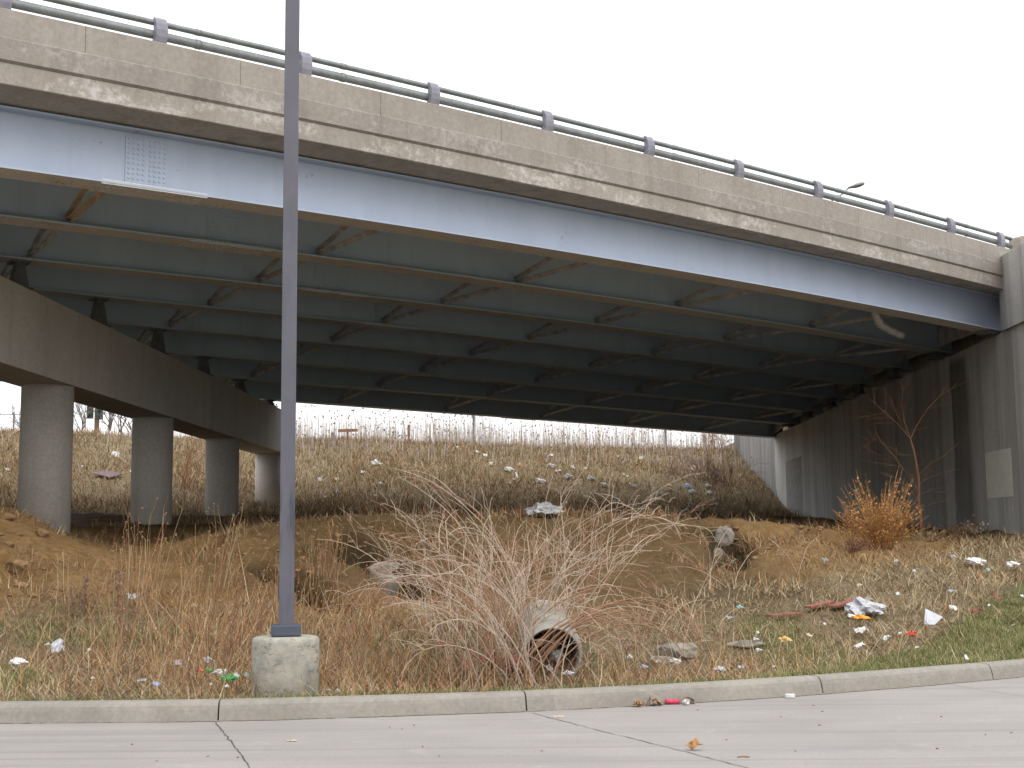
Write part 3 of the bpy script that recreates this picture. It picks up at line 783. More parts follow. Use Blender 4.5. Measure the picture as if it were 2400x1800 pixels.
# bearings on the pier and at the abutment
for i in range(NG):
    for s_, zt in ((-0.012, 6.55), (0.987, 6.69)):
        mb = MB(); p = girder(i, np.array(s_)); h = p[2] - zt
        ang = math.atan2(UD[1], UD[0]); rz = np.array([[math.cos(ang), -math.sin(ang), 0], [math.sin(ang), math.cos(ang), 0], [0, 0, 1]])
        if h > 0.12:
            mb.box((p[0], p[1], zt + 0.0125), (0.5, 0.42, 0.025), rz)
            prof3 = [(-0.17, 0.025), (0.17, 0.025), (0.07, h - 0.05), (-0.07, h - 0.05)]
            vs = [tuple(np.array([p[0], p[1], zt]) + rz @ np.array([x, yv, z])) for yv in (-.15, .15) for x, z in prof3]
            mb.add(vs, [(0, 1, 2, 3), (7, 6, 5, 4), (0, 4, 5, 1), (1, 5, 6, 2), (2, 6, 7, 3), (3, 7, 4, 0)])
            mb.box((p[0], p[1], zt + h - 0.0255), (0.36, 0.36, 0.049), rz)
        else:
            mb.box((p[0], p[1], zt + h / 2), (0.4, 0.4, max(h - 0.004, .01)), rz)
        mb.build('bearing', M['dark_steel'], bridge)

# drain pipe under the deck near the abutment
dp = MB()
a0 = girder(0, np.array(24.3 / LEN[0]), -0.75, 0.95); 
pth = [a0, a0 + [0, 0, -0.55], a0 + [0.03, 0.05, -0.85], a0 + [0.2, 0.3, -1.05], a0 + [0.55, 0.75, -1.12], a0 + [1.1, 1.5, -1.15]]
P_ = np.array(pth); tt = np.linspace(0, 1, 24); P_ = np.stack([np.interp(tt, np.linspace(0, 1, len(pth)), P_[:, c]) for c in range(3)], 1)
dp.tube(P_, 0.10, 10); dp.tube(P_[12:14], 0.118, 10)
dp.build('drain_pipe', M['brace'], bridge, smooth=True)

# end post on the approach
ep = MB()
for a, b, h0, h1 in ((1.008, 1.028, 2.50, 2.56),):
    pass
prof_e = [(1.008, 1.30), (1.008, 2.50), (1.012, 2.56), (1.03, 2.56), (1.042, 2.50), (1.05, 2.36), (1.054, 2.20), (1.10, 2.16), (1.10, 1.30)]
vs = [girder(0, np.array(s_), o, h) for o in (0.73, 0.40) for s_, h in prof_e]; m_ = len(prof_e)
ep.add(vs, [tuple(range(m_)), tuple(range(m_, 2 * m_))[::-1]] + [(q, m_ + q, m_ + (q + 1) % m_, (q + 1) % m_) for q in range(m_)])
ep.build('end_post', M['parapet'], bridge)

# ------------------------------------------------------------------ pier
pier = empty('bridge_pier', (0, 0, 0), 'concrete pier of round columns carrying a deep cap beam', 'bridge pier')
def cap_x(Y): return -9.45 + 0.033 * (Y - 28.5)
def cap_box(y0, y1):
    vs = []
    for z in (4.93, 6.55):
        for X, Y in ((cap_x(y0), y0), (cap_x(y1), y1), (cap_x(y1) - 1.2, y1), (cap_x(y0) - 1.2, y0)): vs.append((X, Y, z))
    return vs, [(3, 2, 1, 0), (4, 5, 6, 7), (0, 1, 5, 4), (1, 2, 6, 5), (2, 3, 7, 6), (3, 0, 4, 7)]
mb = MB()
for a, b in ((14.3, 31.05), (31.07, 51.9)): mb.add(*cap_box(a, b))
mb.build('cap_beam', M['pier'], pier)
for Y in (20.9, 28.45, 35.95, 43.5, 51.1 - 0.4):
    X = cap_x(Y) - 0.60; mb = MB(); zb = float(terrain(X, Y)) - 0.6
    mb.lathe((X, Y, 0), [(0.0, zb), (0.545, zb), (0.545, 4.928), (0.0, 4.928)], 40)
    mb.build('column', M['column'], pier, smooth=False)
    o = COL.objects[-1]
    for p in o.data.polygons: p.use_smooth = abs(p.normal.z) < 0.5

# ------------------------------------------------------------------ abutment
abut = empty('abutment_wall', (0, 0, 0), 'tall streaked concrete abutment wall holding the girder ends', 'abutment')
def wall_seg(mb, y0, y1, x_off, thick, zb, zt, bev=0.0):
    vs = []
    for z in (zb, zt):
        for Y, o in ((y0, x_off), (y1, x_off), (y1, x_off + thick), (y0, x_off + thick)): vs.append((float(wall_x(Y)) + o, Y, z))
    mb.add(vs, [(0, 1, 2, 3), (7, 6, 5, 4), (4, 5, 1, 0), (5, 6, 2, 1), (6, 7, 3, 2), (7, 4, 0, 3)])
mb = MB(); wall_seg(mb, 33.72, 66.6, 0.0, 1.3, 0.5, 6.69)
mb.build('stem', M['wall'], abut)
mb = MB(); wall_seg(mb, 33.73, 66.6, 0.72, 0.4, 6.692, 7.9)
mb.build('backwall', M['wall'], abut)
mb = MB(); wall_seg(mb, 25.5, 33.717, 0.0, 0.6, 0.3, 6.70); wall_seg(mb, 25.5, 33.35, -0.10, 0.7, 6.703, 8.58)
wg = mb.build('wing_wall', M['wall'], abut)
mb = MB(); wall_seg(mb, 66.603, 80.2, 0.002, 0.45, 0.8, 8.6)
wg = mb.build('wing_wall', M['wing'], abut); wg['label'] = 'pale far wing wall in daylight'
def wall_patch(mb, px0, px1, z0, z1, th=0.006):
    def yat(px): d = ray(px, 1000); t = np.linspace(20, 75, 4000); q = d[0] / d[1]; return float(t[np.argmin(np.abs(q * t - wall_x(t)))])
    y0, y1 = yat(px1), yat(px0)
    wall_seg(mb, y0, y1, -th, th - 0.001, z0, z1)
mb = MB(); wall_patch(mb, 2305, 2366, 2.5, 3.72); mb.build('paint_patch', M['patch'], abut)['label'] = 'pale square of cover paint low on the wall'
mb = MB(); wall_patch(mb, 1838, 1876, 2.2, 5.2); mb.build('paint_patch', M['patch_dark'], abut)['label'] = 'dark rectangle of cover paint at the far end'

# ------------------------------------------------------------------ lamp post in front
LX, LY = -2.10, 12.33
lamp = empty('lamp_post', (LX, LY, 0.05), 'slate grey square lamp post on a round concrete footing behind the kerb', 'lamp post')
mb = MB()
r_ = 0.302
mb.lathe((0, 0, 0), [(0, -0.5), (r_ + .004, -0.5), (r_ + .004, 0.56), (r_ - .003, 0.585), (r_ - .018, 0.60), (r_ - .05, 0.607), (0, 0.608)], 48)
ft = mb.build('footing', M['footing'], lamp, smooth=True)
for p in ft.data.polygons: p.use_smooth = True
rzp = np.array([[math.cos(.17), -math.sin(.17), 0], [math.sin(.17), math.cos(.17), 0], [0, 0, 1]])
mb = MB(); mb.box((0.005, -0.01, 0.612 + 4.6), (0.138, 0.138, 9.2), rzp, bev=0.008); pole = mb.build('pole', M['pole'], lamp)
mb = MB(); mb.box((0.005, -0.01, 0.61 + 0.052), (0.27, 0.27, 0.10), rzp, bev=0.012); mb.build('base_cover', M['pole_base'], lamp)
mb = MB(); mb.box((-0.062, -0.03, 1.02), (0.02, 0.09, 0.14), rzp, bev=0.004); mb.build('hand_hole_cover', M['pole_base'], pole)

# ------------------------------------------------------------------ things far behind
ab = lambda px, py, Y: np.array([0, 0, EYE]) + ray(px * S, py * S) * (Y / ray(px * S, py * S)[1])
# street light seen over the parapet
hd = ab(1848, 406, 60); sl_ = empty('street_light', (hd[0] - 3.4, hd[1], 8.1), 'cobra head street light rising behind the bridge railing', 'street light')
base = np.array([hd[0] - 3.4, hd[1], 8.1]); top_ = hd - base
mb = MB(); mb.tube([(0, 0, -.3), (0, 0, top_[2] - 2.2)], [.10, .07], 10); mb.build('pole', M['alu'], sl_)
arm = ab(1800, 432, 60) - base
mb = MB(); mb.tube([(0, 0, top_[2] - 2.3), (0.5, 0, top_[2] - 1.75), arm, (arm + top_) / 2 + [0, 0, .06], top_ - [0.35, 0, 0.02]], [.045, .04, .035, .035, .035], 8); mb.build('arm', M['alu'], sl_)
mb = MB(); mb.lathe(top_ + np.array([-0.38, 0, 0.0]), [(0.0, 0.0), (.07, .02), (.11, .2), (.17, .42), (.18, .62), (.11, .80), (0.0, .86)], 14,
                    axis=np.array([[0, 0, 0.96], [0, 1, 0], [-.62, 0, .25]])); mb.build('lamp_head', M['alu'], sl_, smooth=True)

def crest_point(px, Yoff=0.0):
    Yg = np.linspace(40, 130, 3000); d = ray(px * S, 1040); q = d[0] / d[1]
    k_ = np.argmin(np.abs(Yg - crest_y(q * Yg) - Yoff)); X_, Y_ = q * Yg[k_], Yg[k_]
    return np.array([X_, Y_, float(terrain(X_, Y_))])
def zat(py, P, px):
    return ab(px, py, P[1])[2] - P[2]
for px, py, lab in ((1024, 880, 'thin dark metal pole on the crest below the middle of the bridge'), (1438, 915, 'thin dark metal pole on the crest near the far wing wall')):
    P = crest_point(px, 1.5); e = empty('thin_pole', P, lab, 'pole', 'thin poles beyond the crest')
    mb = MB(); mb.tube([(0, 0, -.3), (0, 0, 4.8)], .075, 8); mb.build('pole', M['dark_steel'], e)
    mb = MB(); mb.box((0, 0, 5.0), (.45, .06, .38), bev=.02); mb.build('sign_plate', M['dark_steel'], e)
P = crest_point(751, -3.0); e = empty('crossbar_post', P, 'brown timber crossbar on a short post among the crest weeds', 'post')
h = zat(930, P, 751)
mb = MB(); mb.tube([(0, 0, -.2), (0, 0, h - .07)], .05, 6); mb.build('post', M['wood'], e)
mb = MB(); mb.box((0, -.05, h), (.98, .05, .15), np.array([[1, 0, -.02], [0, 1, 0], [.02, 0, 1]])); mb.build('crossbar', M['wood'], e)
P = crest_point(883, -2.5); h = zat(918, P, 883)
mb = MB(); mb.box((0, 0, h / 2 - .1), (.12, .12, h + .2), bev=.01)
o = mb.build('timber_stake', M['wood']); o.location = P; tag(o, 'lone square timber stake on the crest right of the crossbar post', 'stake')
P = crest_point(718, -2.5); h = zat(934, P, 718)
mb = MB(); mb.box((0, 0, h / 2 - .1), (.16, .12, h + .2), bev=.01)
o = mb.build('timber_stake', M['wood_grey']); o.location = P; tag(o, 'short stub of a stake on the crest just right of the lamp post', 'stake')
# wire fence at far left
fe = empty('wire_fence', (0, 0, 0), 'thin rail fence on the crest left of the first column', 'fence')
for px in (-40, 28, 96):
    P = crest_point(px, 2.0); h = zat(896, P, px)
    mb = MB(); mb.tube([P + [0, 0, -.2], P + [0, 0, h]], .035, 6); mb.build('fence_post', M['dark_steel'], fe)
pts = [crest_point(px, 2.0) + [0, 0, zat(895.5, crest_point(px, 2.0), px)] for px in (-40, 28, 96)]
mb = MB(); mb.tube(pts, .018, 5); mb.build('fence_rail', M['dark_steel'], fe)
# traffic signal between the first and second column
P = crest_point(208, 8.0); ts = empty('traffic_signal', P, 'traffic signal with two dark heads on a brown pole between the columns', 'traffic signal')
sc_ = P[1] / FOC * S
mb = MB(); mb.tube([(0, 0, -.3), (0, 0, 4.3)], .5 * 11 * sc_, 8); mb.build('pole', M['wood'], ts)
for dx, y0, y1 in ((-16, 872, 905), (10, 877, 907)):
    z0 = zat(y1, P, 208); z1 = zat(y0, P, 208)
    mb = MB(); mb.box((dx * sc_ - (0.02 if dx > 0 else -.1), -.25, (z0 + z1) / 2), (.30, .24, z1 - z0), bev=.02)
    for q in range(3):
        zc = z0 + (z1 - z0) * (q + .5) / 3
        mb.box((dx * sc_ - (0.02 if dx > 0 else -.1), -.40, zc + .1), (.24, .10, .03))
    mb.box((dx * sc_ / 2, -.15, (z0 + z1) / 2), (abs(dx) * sc_, .05, .05))
    so = mb.build('signal_head', M['signal'], ts)
    mb = MB()
    for q in range(3):
        zc = z0 + (z1 - z0) * (q + .5) / 3
        mb.lathe((dx * sc_ - (0.02 if dx > 0 else -.1), -.372, zc), [(.09, 0), (.05, .02), (0, .025)], 10, axis=np.array([[1, 0, 0], [0, 0, -1], [0, 1, 0]]))
    mb.build('lens', M['lens'], so)

# ------------------------------------------------------------------ branching plants
def branch(mb, p, d, L, r, depth, spread, kids, mi=0, up=0.15, curl=0.25, tips=None, rnd=random, seg=5, sides=4, shrink=0.68):
    d = np.array(d, float) / np.linalg.norm(d); pts = [np.array(p, float)]
    for i in range(seg):
        d = d + np.array([rnd.uniform(-1, 1), rnd.uniform(-1, 1), rnd.uniform(-1, 1)]) * curl / seg * 2 + np.array([0, 0, up / seg])
        d /= np.linalg.norm(d); pts.append(pts[-1] + d * L / seg)
    mb.tube(pts, np.linspace(r, r * 0.55, seg + 1), sides if depth > 1 else 3, mi, caps=False)
    if tips is not None and depth <= 1: tips.append((pts[-1], d)); tips.append((pts[seg // 2], d))
    if depth > 0:
        for k_ in range(kids):
            q = rnd.randint(max(1, seg // 3), seg); b = pts[q]
            ax = np.array([rnd.gauss(0, 1), rnd.gauss(0, 1), rnd.gauss(0, .6)]); ax -= ax.dot(d) * d; ax /= np.linalg.norm(ax) + 1e-9
            nd_ = d * math.cos(spread) + ax * math.sin(spread)
            branch(mb, b, nd_, L * shrink * rnd.uniform(.75, 1.15), r * 0.55, depth - 1, spread, kids, mi, up, curl, tips, rnd, seg, sides, shrink)

# bare trees on the far side of the crest, seen between the columns
for k_, (px, hgt, lab) in enumerate(((235, 3.4, 'bare leaning tree on the crest just right of the traffic signal'), (262, 3.8, 'bare many branched tree on the crest beside the second column'),
                                     (284, 3.2, 'thin bare tree half behind the second column'), (178, 2.6, 'low bare tree left of the traffic signal pole'), (52, 2.2, 'low bare tree behind the rail fence'))):
    rn = random.Random(40 + k_); P = crest_point(px, 5.0)
    e = empty('bare_tree', P, lab, 'tree', 'bare trees along the crest')
    tr = MB(); tr.tube([(0, 0, -.2), (rn.uniform(-.1, .1), 0, hgt * .18), (rn.uniform(-.2, .2), 0, hgt * .34)], [.05, .042, .036], 6); tr.build('trunk', M['bark'], e)
    cr = MB()
    for q in range(7):
        branch(cr, (rn.uniform(-.1, .1), 0, hgt * rn.uniform(.12, .34)), (rn.uniform(-.8, .8), rn.uniform(-.5, .5), 1), hgt * .5, .026, 3, .55, 3, 0, .2, .35, None, rn, 4, 4, .62)
    cr.build('crown', M['bark'], e)

# ------------------------------------------------------------------ grass and weeds
def blades(P0, az, lean, curl, length, width, K=4):
    """curved ribbons: lean = start angle from vertical, curl = extra bend over the length (radians). returns V, F"""
    N = len(P0); t = np.linspace(0, 1, K + 1)
    th = lean[:, None] + curl[:, None] * t[None, :-1]
    step = (length / K)[:, None]
    dh = np.sin(th) * step; dz = np.cos(th) * step
    h = np.concatenate([np.zeros((N, 1)), np.cumsum(dh, 1)], 1); z = np.concatenate([np.zeros((N, 1)), np.cumsum(dz, 1)], 1)
    dirx = np.cos(az)[:, None]; diry = np.sin(az)[:, None]
    C = np.stack([P0[:, 0:1] + h * dirx, P0[:, 1:2] + h * diry, P0[:, 2:3] + z], -1)
    sa = az + np.pi / 2 + rng.uniform(-.7, .7, N)
    side = np.stack([np.cos(sa), np.sin(sa), np.zeros(N)], -1)
    wv = (width[:, None] * (1 - 0.8 * t[None, :] ** 1.5))[..., None] * side[:, None, :] / 2
    V = np.stack([C - wv, C + wv], 2).reshape(N, -1, 3)
    b = np.arange(N)[:, None, None] * (2 * (K + 1)); k_ = np.arange(K)[None, :, None] * 2
    F = (b + k_ + np.array([0, 1, 3, 2])[None, None, :]).reshape(-1, 4)
    return V.reshape(-1, 3), F, K
def scatter(n, x0, x1, y0, y1, dens):
    X = rng.uniform(x0, x1, n); Y = rng.uniform(y0, y1, n)
    keep = rng.random(n) < dens(X, Y)
    X, Y = X[keep], Y[keep]
    return X, Y
def in_view(X, Y, margin=0.03):
    q = X / Y; return (q > -0.387 - margin) & (q < 0.387 + margin)
def grass(name, X, Y, lean, curl, length, width, mats, probs, label, cat='grass', K=4, sink=0.02):
    N = len(X); Z = terrain(X, Y) - sink
    V, F, K = blades(np.stack([X, Y, Z], 1), rng.uniform(0, 2 * np.pi, N), lean, curl, length, width, K)
    mi = np.repeat(rng.choice(len(mats), N, p=np.array(probs) / sum(probs)), K)
    me_ = quads_mesh(name, V, F, [M[q] for q in mats], mi)
    o = link(name, me_); return tag(o, label, cat, None, 'stuff')
def behind(X, Y): return Y - kerb_y(X) - 0.2
U = lambda a, b, n: rng.uniform(a, b, n)
def blocked(X, Y):
    return (X > wall_x(Y) - 0.02) & (Y > 25.4)

# near dry grass, matted
def dn(X, Y):
    d = behind(X, Y); return np.where((d > 0.02) & in_view(X, Y) & ~blocked(X, Y), (1 - 0.96 * dirt_mask(X, Y)) * (1 - .8 * green_mask(X, Y)), 0) * np.clip(1.25 - d / 14, .25, 1) * (0.35 + 0.65 * np.clip(vnoise(X, Y, .9, 12) * 2.5 + .7, 0, 1))
X, Y = scatter(300000, -9.5, 13, 11.7, 32, dn); N = len(X)
sc_w = np.clip(Y / 14, .8, 2.2)
grass('dry_grass', X, Y, np.clip(rng.normal(1.15, .38, N), .05, 1.62), U(-.1, .8, N), U(.10, .30, N) * sc_w ** .3, U(.005, .010, N) * sc_w,
      ['straw', 'tan', 'brown', 'olive', 'rusty'], [.30, .34, .16, .10, .10], 'matted dry grass covering the bank between kerb and bridge')
# ochre grass in the middle dip round the bramble and the left weeds
def dm(X, Y):
    d = behind(X, Y); zone = np.exp(-((X + 1.6) / 3.4) ** 2) * np.clip(1.2 - np.abs(Y - 14.6) / 3.6, 0, 1)
    return np.where((d > 0.05) & in_view(X, Y), zone, 0)
X, Y = scatter(65000, -8, 6, 11.8, 21, dm); N = len(X)
grass('rusty_grass', X, Y, np.clip(rng.normal(1.0, .42, N), .02, 1.6), U(-.2, .9, N), U(.12, .48, N), U(.005, .009, N),
      ['rusty', 'tan', 'redbrown', 'straw'], [.46, .26, .14, .14], 'rusty tangle of dead grass in the dip behind the kerb')
X, Y = scatter(2600, -8, 5, 12.1, 21, dm); N = len(X)
grass('fallen_stalks', X, Y, np.clip(rng.normal(.9, .4, N), .1, 1.5), U(-.2, .5, N), U(.4, 1.2, N), U(.007, .011, N),
      ['straw', 'tan', 'rusty', 'cane2'], [.35, .3, .2, .15], 'long dead stalks leaning over one another in the dip', K=5)
# short green grass by the kerb and on the right
def dg(X, Y):
    d = behind(X, Y); return np.where((d > 0.0) & in_view(X, Y) & ~blocked(X, Y), green_mask(X, Y), 0)
X, Y = scatter(620000, -9, 9, 11.6, 20, dg); N = len(X)
grass('green_grass', X, Y, np.clip(rng.normal(.45, .3, N), 0, 1.3), U(.1, .7, N), U(.04, .11, N), U(.005, .009, N),
      ['green', 'olive', 'straw', 'tan'], [.50, .26, .14, .10], 'short green grass along the kerb and on the right', K=3, sink=.01)
# far slope
def df(X, Y):
    return np.where(in_view(X, Y) & ~blocked(X, Y) & (Y > toe_y(X) - 5) & (Y < crest_y(X) + 3), np.clip((Y - toe_y(X) + 5) / 6, .08, 1), 0) * (0.4 + .6 * np.clip(vnoise(X, Y, .35, 14) * 2.5 + .6, 0, 1))
X, Y = scatter(330000, -27, 14, 38, 84, df); N = len(X)
grass('slope_grass', X, Y, np.clip(rng.normal(.75, .4, N), .02, 1.5), U(.1, 1.1, N), U(.15, .5, N), U(.014, .03, N),
      ['straw', 'tan', 'brown', 'rusty', 'redbrown', 'olive'], [.22, .34, .20, .10, .09, .05], 'dry grass covering the slope beyond the bridge', K=3)
# sparse tufts on the bare bank under the bridge
def db(X, Y):
    c = vnoise(X, Y, 1.1, 15); return np.where(in_view(X, Y) & ~blocked(X, Y), dirt_mask(X, Y) * np.clip(c * 4 - .15, .03, 1), 0)
X, Y = scatter(200000, -11, 13, 15, 48, db); N = len(X)
grass('bank_tufts', X, Y, np.clip(rng.normal(.8, .4, N), .02, 1.5), U(.2, 1.1, N), U(.1, .32, N), U(.006, .012, N) * np.clip(Y / 18, 1, 2.4),
      ['tan', 'brown', 'rusty', 'redbrown'], [.34, .3, .26, .10], 'sparse dead tufts on the bare bank under the bridge')

# tall weed stalks with seed heads along the crest
def dw(X, Y):
    a = (Y > crest_y(X) - 6) & (Y < crest_y(X) + 7) & in_view(X, Y, .02) & ~blocked(X, Y)
    left = np.where(X < -13, 0.22, 1.0)
    return np.where(a, (0.3 + .7 * np.clip(vnoise(X, Y, .4, 16) * 2 + .55, 0, 1)) * left * np.where(Y < crest_y(X) - 1, .45, 1), 0)
X, Y = scatter(50000, -27, 14, 45, 90, dw); N = len(X)
hgt = (.22 + .98 * rng.beta(1.5, 2.4, N)) * np.where(Y < crest_y(X) - 1, .85, 2.2) * np.where(X < -13, .7, 1)
Z = terrain(X, Y) - .05; az = U(0, 6.28, N); ln = np.abs(rng.normal(0, .07, N)); cl = U(-.05, .28, N)
V, F, K = blades(np.stack([X, Y, Z], 1), az, ln, cl, hgt, U(.018, .036, N), 4)
mi = np.repeat(rng.choice(3, N, p=[.66, .28, .06]), K)
tips = V.reshape(N, K + 1, 2, 3).mean(2)[:, -1]
sel = rng.random(N) < .2
hv = np.array([(1, 0, 0), (0, 1, 0), (-1, 0, 0), (0, -1, 0), (0, 0, 1.3), (0, 0, -1.3)]); hf = np.array([(0, 1, 4, 4), (1, 2, 4, 4)])
VV = [V]; FF = [F]; MI = [mi]; nv = len(V)
hvq = np.array([(-1, -1, 0), (1, -1, 0), (1, 1, 0), (-1, 1, 0), (-.4, -.4, 1.8), (.4, -.4, 1.8), (.4, .4, 1.8), (-.4, .4, 1.8)])
hfq = np.array([(0, 3, 2, 1), (4, 5, 6, 7), (0, 1, 5, 4), (1, 2, 6, 5), (2, 3, 7, 6), (3, 0, 4, 7)])
tp = tips[sel]; nh = len(tp); sz = U(.022, .05, nh)
VV.append((tp[:, None, :] + hvq[None] * sz[:, None, None]).reshape(-1, 3)); FF.append((nv + np.arange(nh)[:, None, None] * 8 + hfq[None]).reshape(-1, 4)); MI.append(np.full(nh * 6, 3))
me_ = quads_mesh('crest_weeds', np.concatenate(VV), np.concatenate(FF), [M['weed'], M['tan'], M['redbrown'], M['head']], np.concatenate(MI))
tag(link('crest_weeds', me_), 'tall dead weeds with seed heads standing along the crest', 'weeds', None, 'stuff')

# a plant made of thin stalks with side twigs and small heads
def stalks(name, P, n, hgt, rad, spread, lean_dir, mats, label, cat='weed', group=None, rn=None, heads=True, twigs=3, thick=.004, hscale=.012):
    rn = rn or random; st = MB(); hd_ = st; nm_ = len(mats)
    for k_ in range(n):
        a = rn.uniform(0, 6.28); r0 = rad * math.sqrt(rn.random())
        b = np.array([r0 * math.cos(a), r0 * math.sin(a), -.03]); L = hgt * rn.uniform(.55, 1.0)
        d = np.array([math.cos(a) * spread * rn.random() + lean_dir[0], math.sin(a) * spread * rn.random() + lean_dir[1], 1.0])
        d /= np.linalg.norm(d); pts = [b]
        for i in range(5):
            d = d + np.array([rn.gauss(0, .05), rn.gauss(0, .05), -.02]); d /= np.linalg.norm(d); pts.append(pts[-1] + d * L / 5)
        st.tube(pts, np.linspace(thick, thick * .5, 6), 3, rn.randrange(len(mats)), caps=False)
        for q in range(twigs):
            i = rn.randint(2, 5); e_ = d + np.array([rn.gauss(0, .5), rn.gauss(0, .5), .2]); e_ /= np.linalg.norm(e_)
            l2 = L * rn.uniform(.08, .2); c = pts[i] + e_ * l2
            st.tube([pts[i], pts[i] + e_ * l2 * .5, c], [thick * .5, thick * .4, thick * .3], 3, rn.randrange(len(mats)), caps=False)
            if heads: hd_.box(c, np.array([1, 1, 1.5]) * hscale * rn.uniform(.7, 1.5), np.array(Matrix.Rotation(rn.uniform(0, 3), 3, (rn.random(), rn.random(), .5))), nm_)
    o = st.build(name, [M[q] for q in mats] + [M[heads] if isinstance(heads, str) else M['head']]); o.location = P
    return tag(o, label, cat, group)

rn = random.Random(5)
# dead weed clumps left of the bramble: (display x, y of the foot, height in display px, lean)
clumps = [(255, 1400, 230, .05), (310, 1330, 250, .10), (395, 1440, 250, .02), (430, 1420, 300, .28), (470, 1480, 280, .22), (500, 1470, 220, .0), (545, 1440, 260, .30),
          (360, 1480, 190, -.03), (415, 1490, 170, .0), (700, 1480, 200, .1), (740, 1450, 240, .2), (780, 1470, 190, -.1), (660, 1400, 210, .0), (830, 1490, 160, .15), (225, 1440, 150, -.1),
          (690, 1300, 150, .0), (720, 1250, 120, .05), (610, 1330, 160, .0), (160, 1340, 130, .1)]
for k_, (x, y, hp, ln_) in enumerate(clumps):
    P = dsp(x, y); hm = hp * S * P[1] / FOC
    if P[1] < float(kerb_y(P[0])) + .35: P[1] = float(kerb_y(P[0])) + .35 + .15 * rn.random(); P[2] = float(terrain(P[0], P[1]))
    stalks('weed_clump', P, rn.randint(9, 15), hm, .22, .22, (ln_, 0.0), ['rusty', 'tan', 'redbrown'], 'clump of thin rusty dead weed stalks behind the kerb between mound and bramble', 'weed', 'dead weed clumps behind the kerb', rn, 'rusty', 4, .0042, .008)
# taller single stalks before the columns
for x, y, x2, y2, lab in ((285, 1340, 300, 1065, 'tall paired weed stalks rising before the second column'), (470, 1270, 492, 1070, 'tall pale weed stalks leaning before the third column'),
                          (135, 1320, 134, 1190, 'single thin stalk standing before the first column'), (380, 1290, 430, 1185, 'pale leaning stalks left of the lamp post'), (780, 1330, 845, 1230, 'pale weed stalks left of the bramble')):
    P = dsp(x, y); hm = (y - y2) * S * P[1] / FOC
    stalks('tall_weed', P, 4, hm, .10, .06, ((x2 - x) / (y - y2), 0), ['tan', 'straw'], lab, 'weed', None, rn, 'tan', 5, .005, .008)
# grey-brown seedy weeds on the left
for x, y, hp, lab in ((170, 1330, 75, 'dark seedy weed on the slope below the mound'), (270, 1370, 120, 'dark seedy weed with many twigs left of the rusty clumps')):
    P = dsp(x, y); hm = hp * S * P[1] / FOC
    stalks('seedy_weed', P, 9, hm, .12, .35, (.1, 0), ['redbrown', 'twig_grey'], lab, 'weed', None, rn, 'twig_grey', 14, .005, .011)

# ------------------------------------------------------------------ the arching bramble
def arch(b, az, el, L, curl, rn, K=12):
    pts = [np.array(b, float)]; h = np.array([math.cos(az), math.sin(az)])
    for i in range(K):
        e_ = el - curl * ((i + 1) / K) ** 1.6
        az += rn.gauss(0, .05); h = np.array([math.cos(az), math.sin(az)])
        pts.append(pts[-1] + np.array([h[0] * math.cos(e_), h[1] * math.cos(e_), math.sin(e_)]) * L / K + np.array([rn.gauss(0, .008), rn.gauss(0, .008), 0]))
    return np.array(pts)
Pb = dsp(1062, 1484); Pb[1] = max(Pb[1], float(kerb_y(Pb[0])) + .45); Pb[2] = float(terrain(Pb[0], Pb[1]))
bram = empty('bramble_bush', Pb, 'large tangle of pale arching bare bramble canes in front of the pipe', 'bush')
rn = random.Random(21); cn = MB(); tw = MB()
roots = []
for x, y, n_ in ((1050, 1484, 24), (1100, 1480, 26), (1145, 1484, 12), (1000, 1470, 12), (960, 1400, 9), (1140, 1400, 13), (1200, 1360, 16), (1060, 1400, 14), (1260, 1320, 12)):
    P = dsp(x, y); P[1] = max(P[1], float(kerb_y(P[0])) + .4); P[2] = float(terrain(P[0], P[1])); roots += [P] * n_
for P in roots:
    b = P - Pb + np.array([rn.gauss(0, .13), rn.gauss(0, .18), -.03])
    az = rn.choice([0, math.pi]) + rn.gauss(0, .75)
    if rn.random() < .2: az = rn.uniform(0, 6.28)
    L = rn.uniform(1.15, 2.45); el = rn.gauss(1.27, .16)
    cl = rn.uniform(1.0, 2.1) if rn.random() < .75 else rn.uniform(.6, 1.0)
    if cl < 1: L = min(L, 2.2)
    pts = arch(b, az, el, L, cl, rn); r = rn.uniform(.0048, .0085); mi = 0 if rn.random() < .74 else 1
    cn.tube(pts, np.linspace(r, r * .4, len(pts)), 4, mi, caps=False)
    for q in range(rn.randint(2, 6)):
        i = rn.randint(4, 12); d = pts[i] - pts[i - 1]; d /= np.linalg.norm(d)
        a2 = math.atan2(d[1], d[0]) + rn.choice([-1, 1]) * rn.uniform(.4, 1.3); e2 = math.asin(max(-1, min(1, d[2]))) + rn.uniform(.1, .8)
        p2 = arch(pts[i], a2, e2, L * rn.uniform(.12, .34), rn.uniform(.3, 1.5), rn, 6)
        tw.tube(p2, np.linspace(r * .5, r * .25, 7), 3, mi, caps=False)
        if rn.random() < .5:
            for q2 in range(2):
                j = rn.randint(2, 6); p3 = arch(p2[j], a2 + rn.uniform(-1.2, 1.2), e2 + rn.uniform(-.4, .8), L * rn.uniform(.05, .12), .6, rn, 3); tw.tube(p3, [r * .3, r * .28, r * .25, r * .2], 3, mi, caps=False)
    for i in [2, 3, 4, 5, 6, 7, 8, 9, 10, 11, 12] * 2:                # thorns / buds along the cane
        d = np.array([rn.gauss(0, 1), rn.gauss(0, 1), rn.gauss(0, 1)]); d /= np.linalg.norm(d)
        tw.tube([pts[i], pts[i] + d * .022], [r * .45, r * .2], 3, mi, caps=False)
cn.build('cane', [M['cane'], M['cane2']], bram); tw.build('side_twig', [M['cane'], M['cane2']], bram)
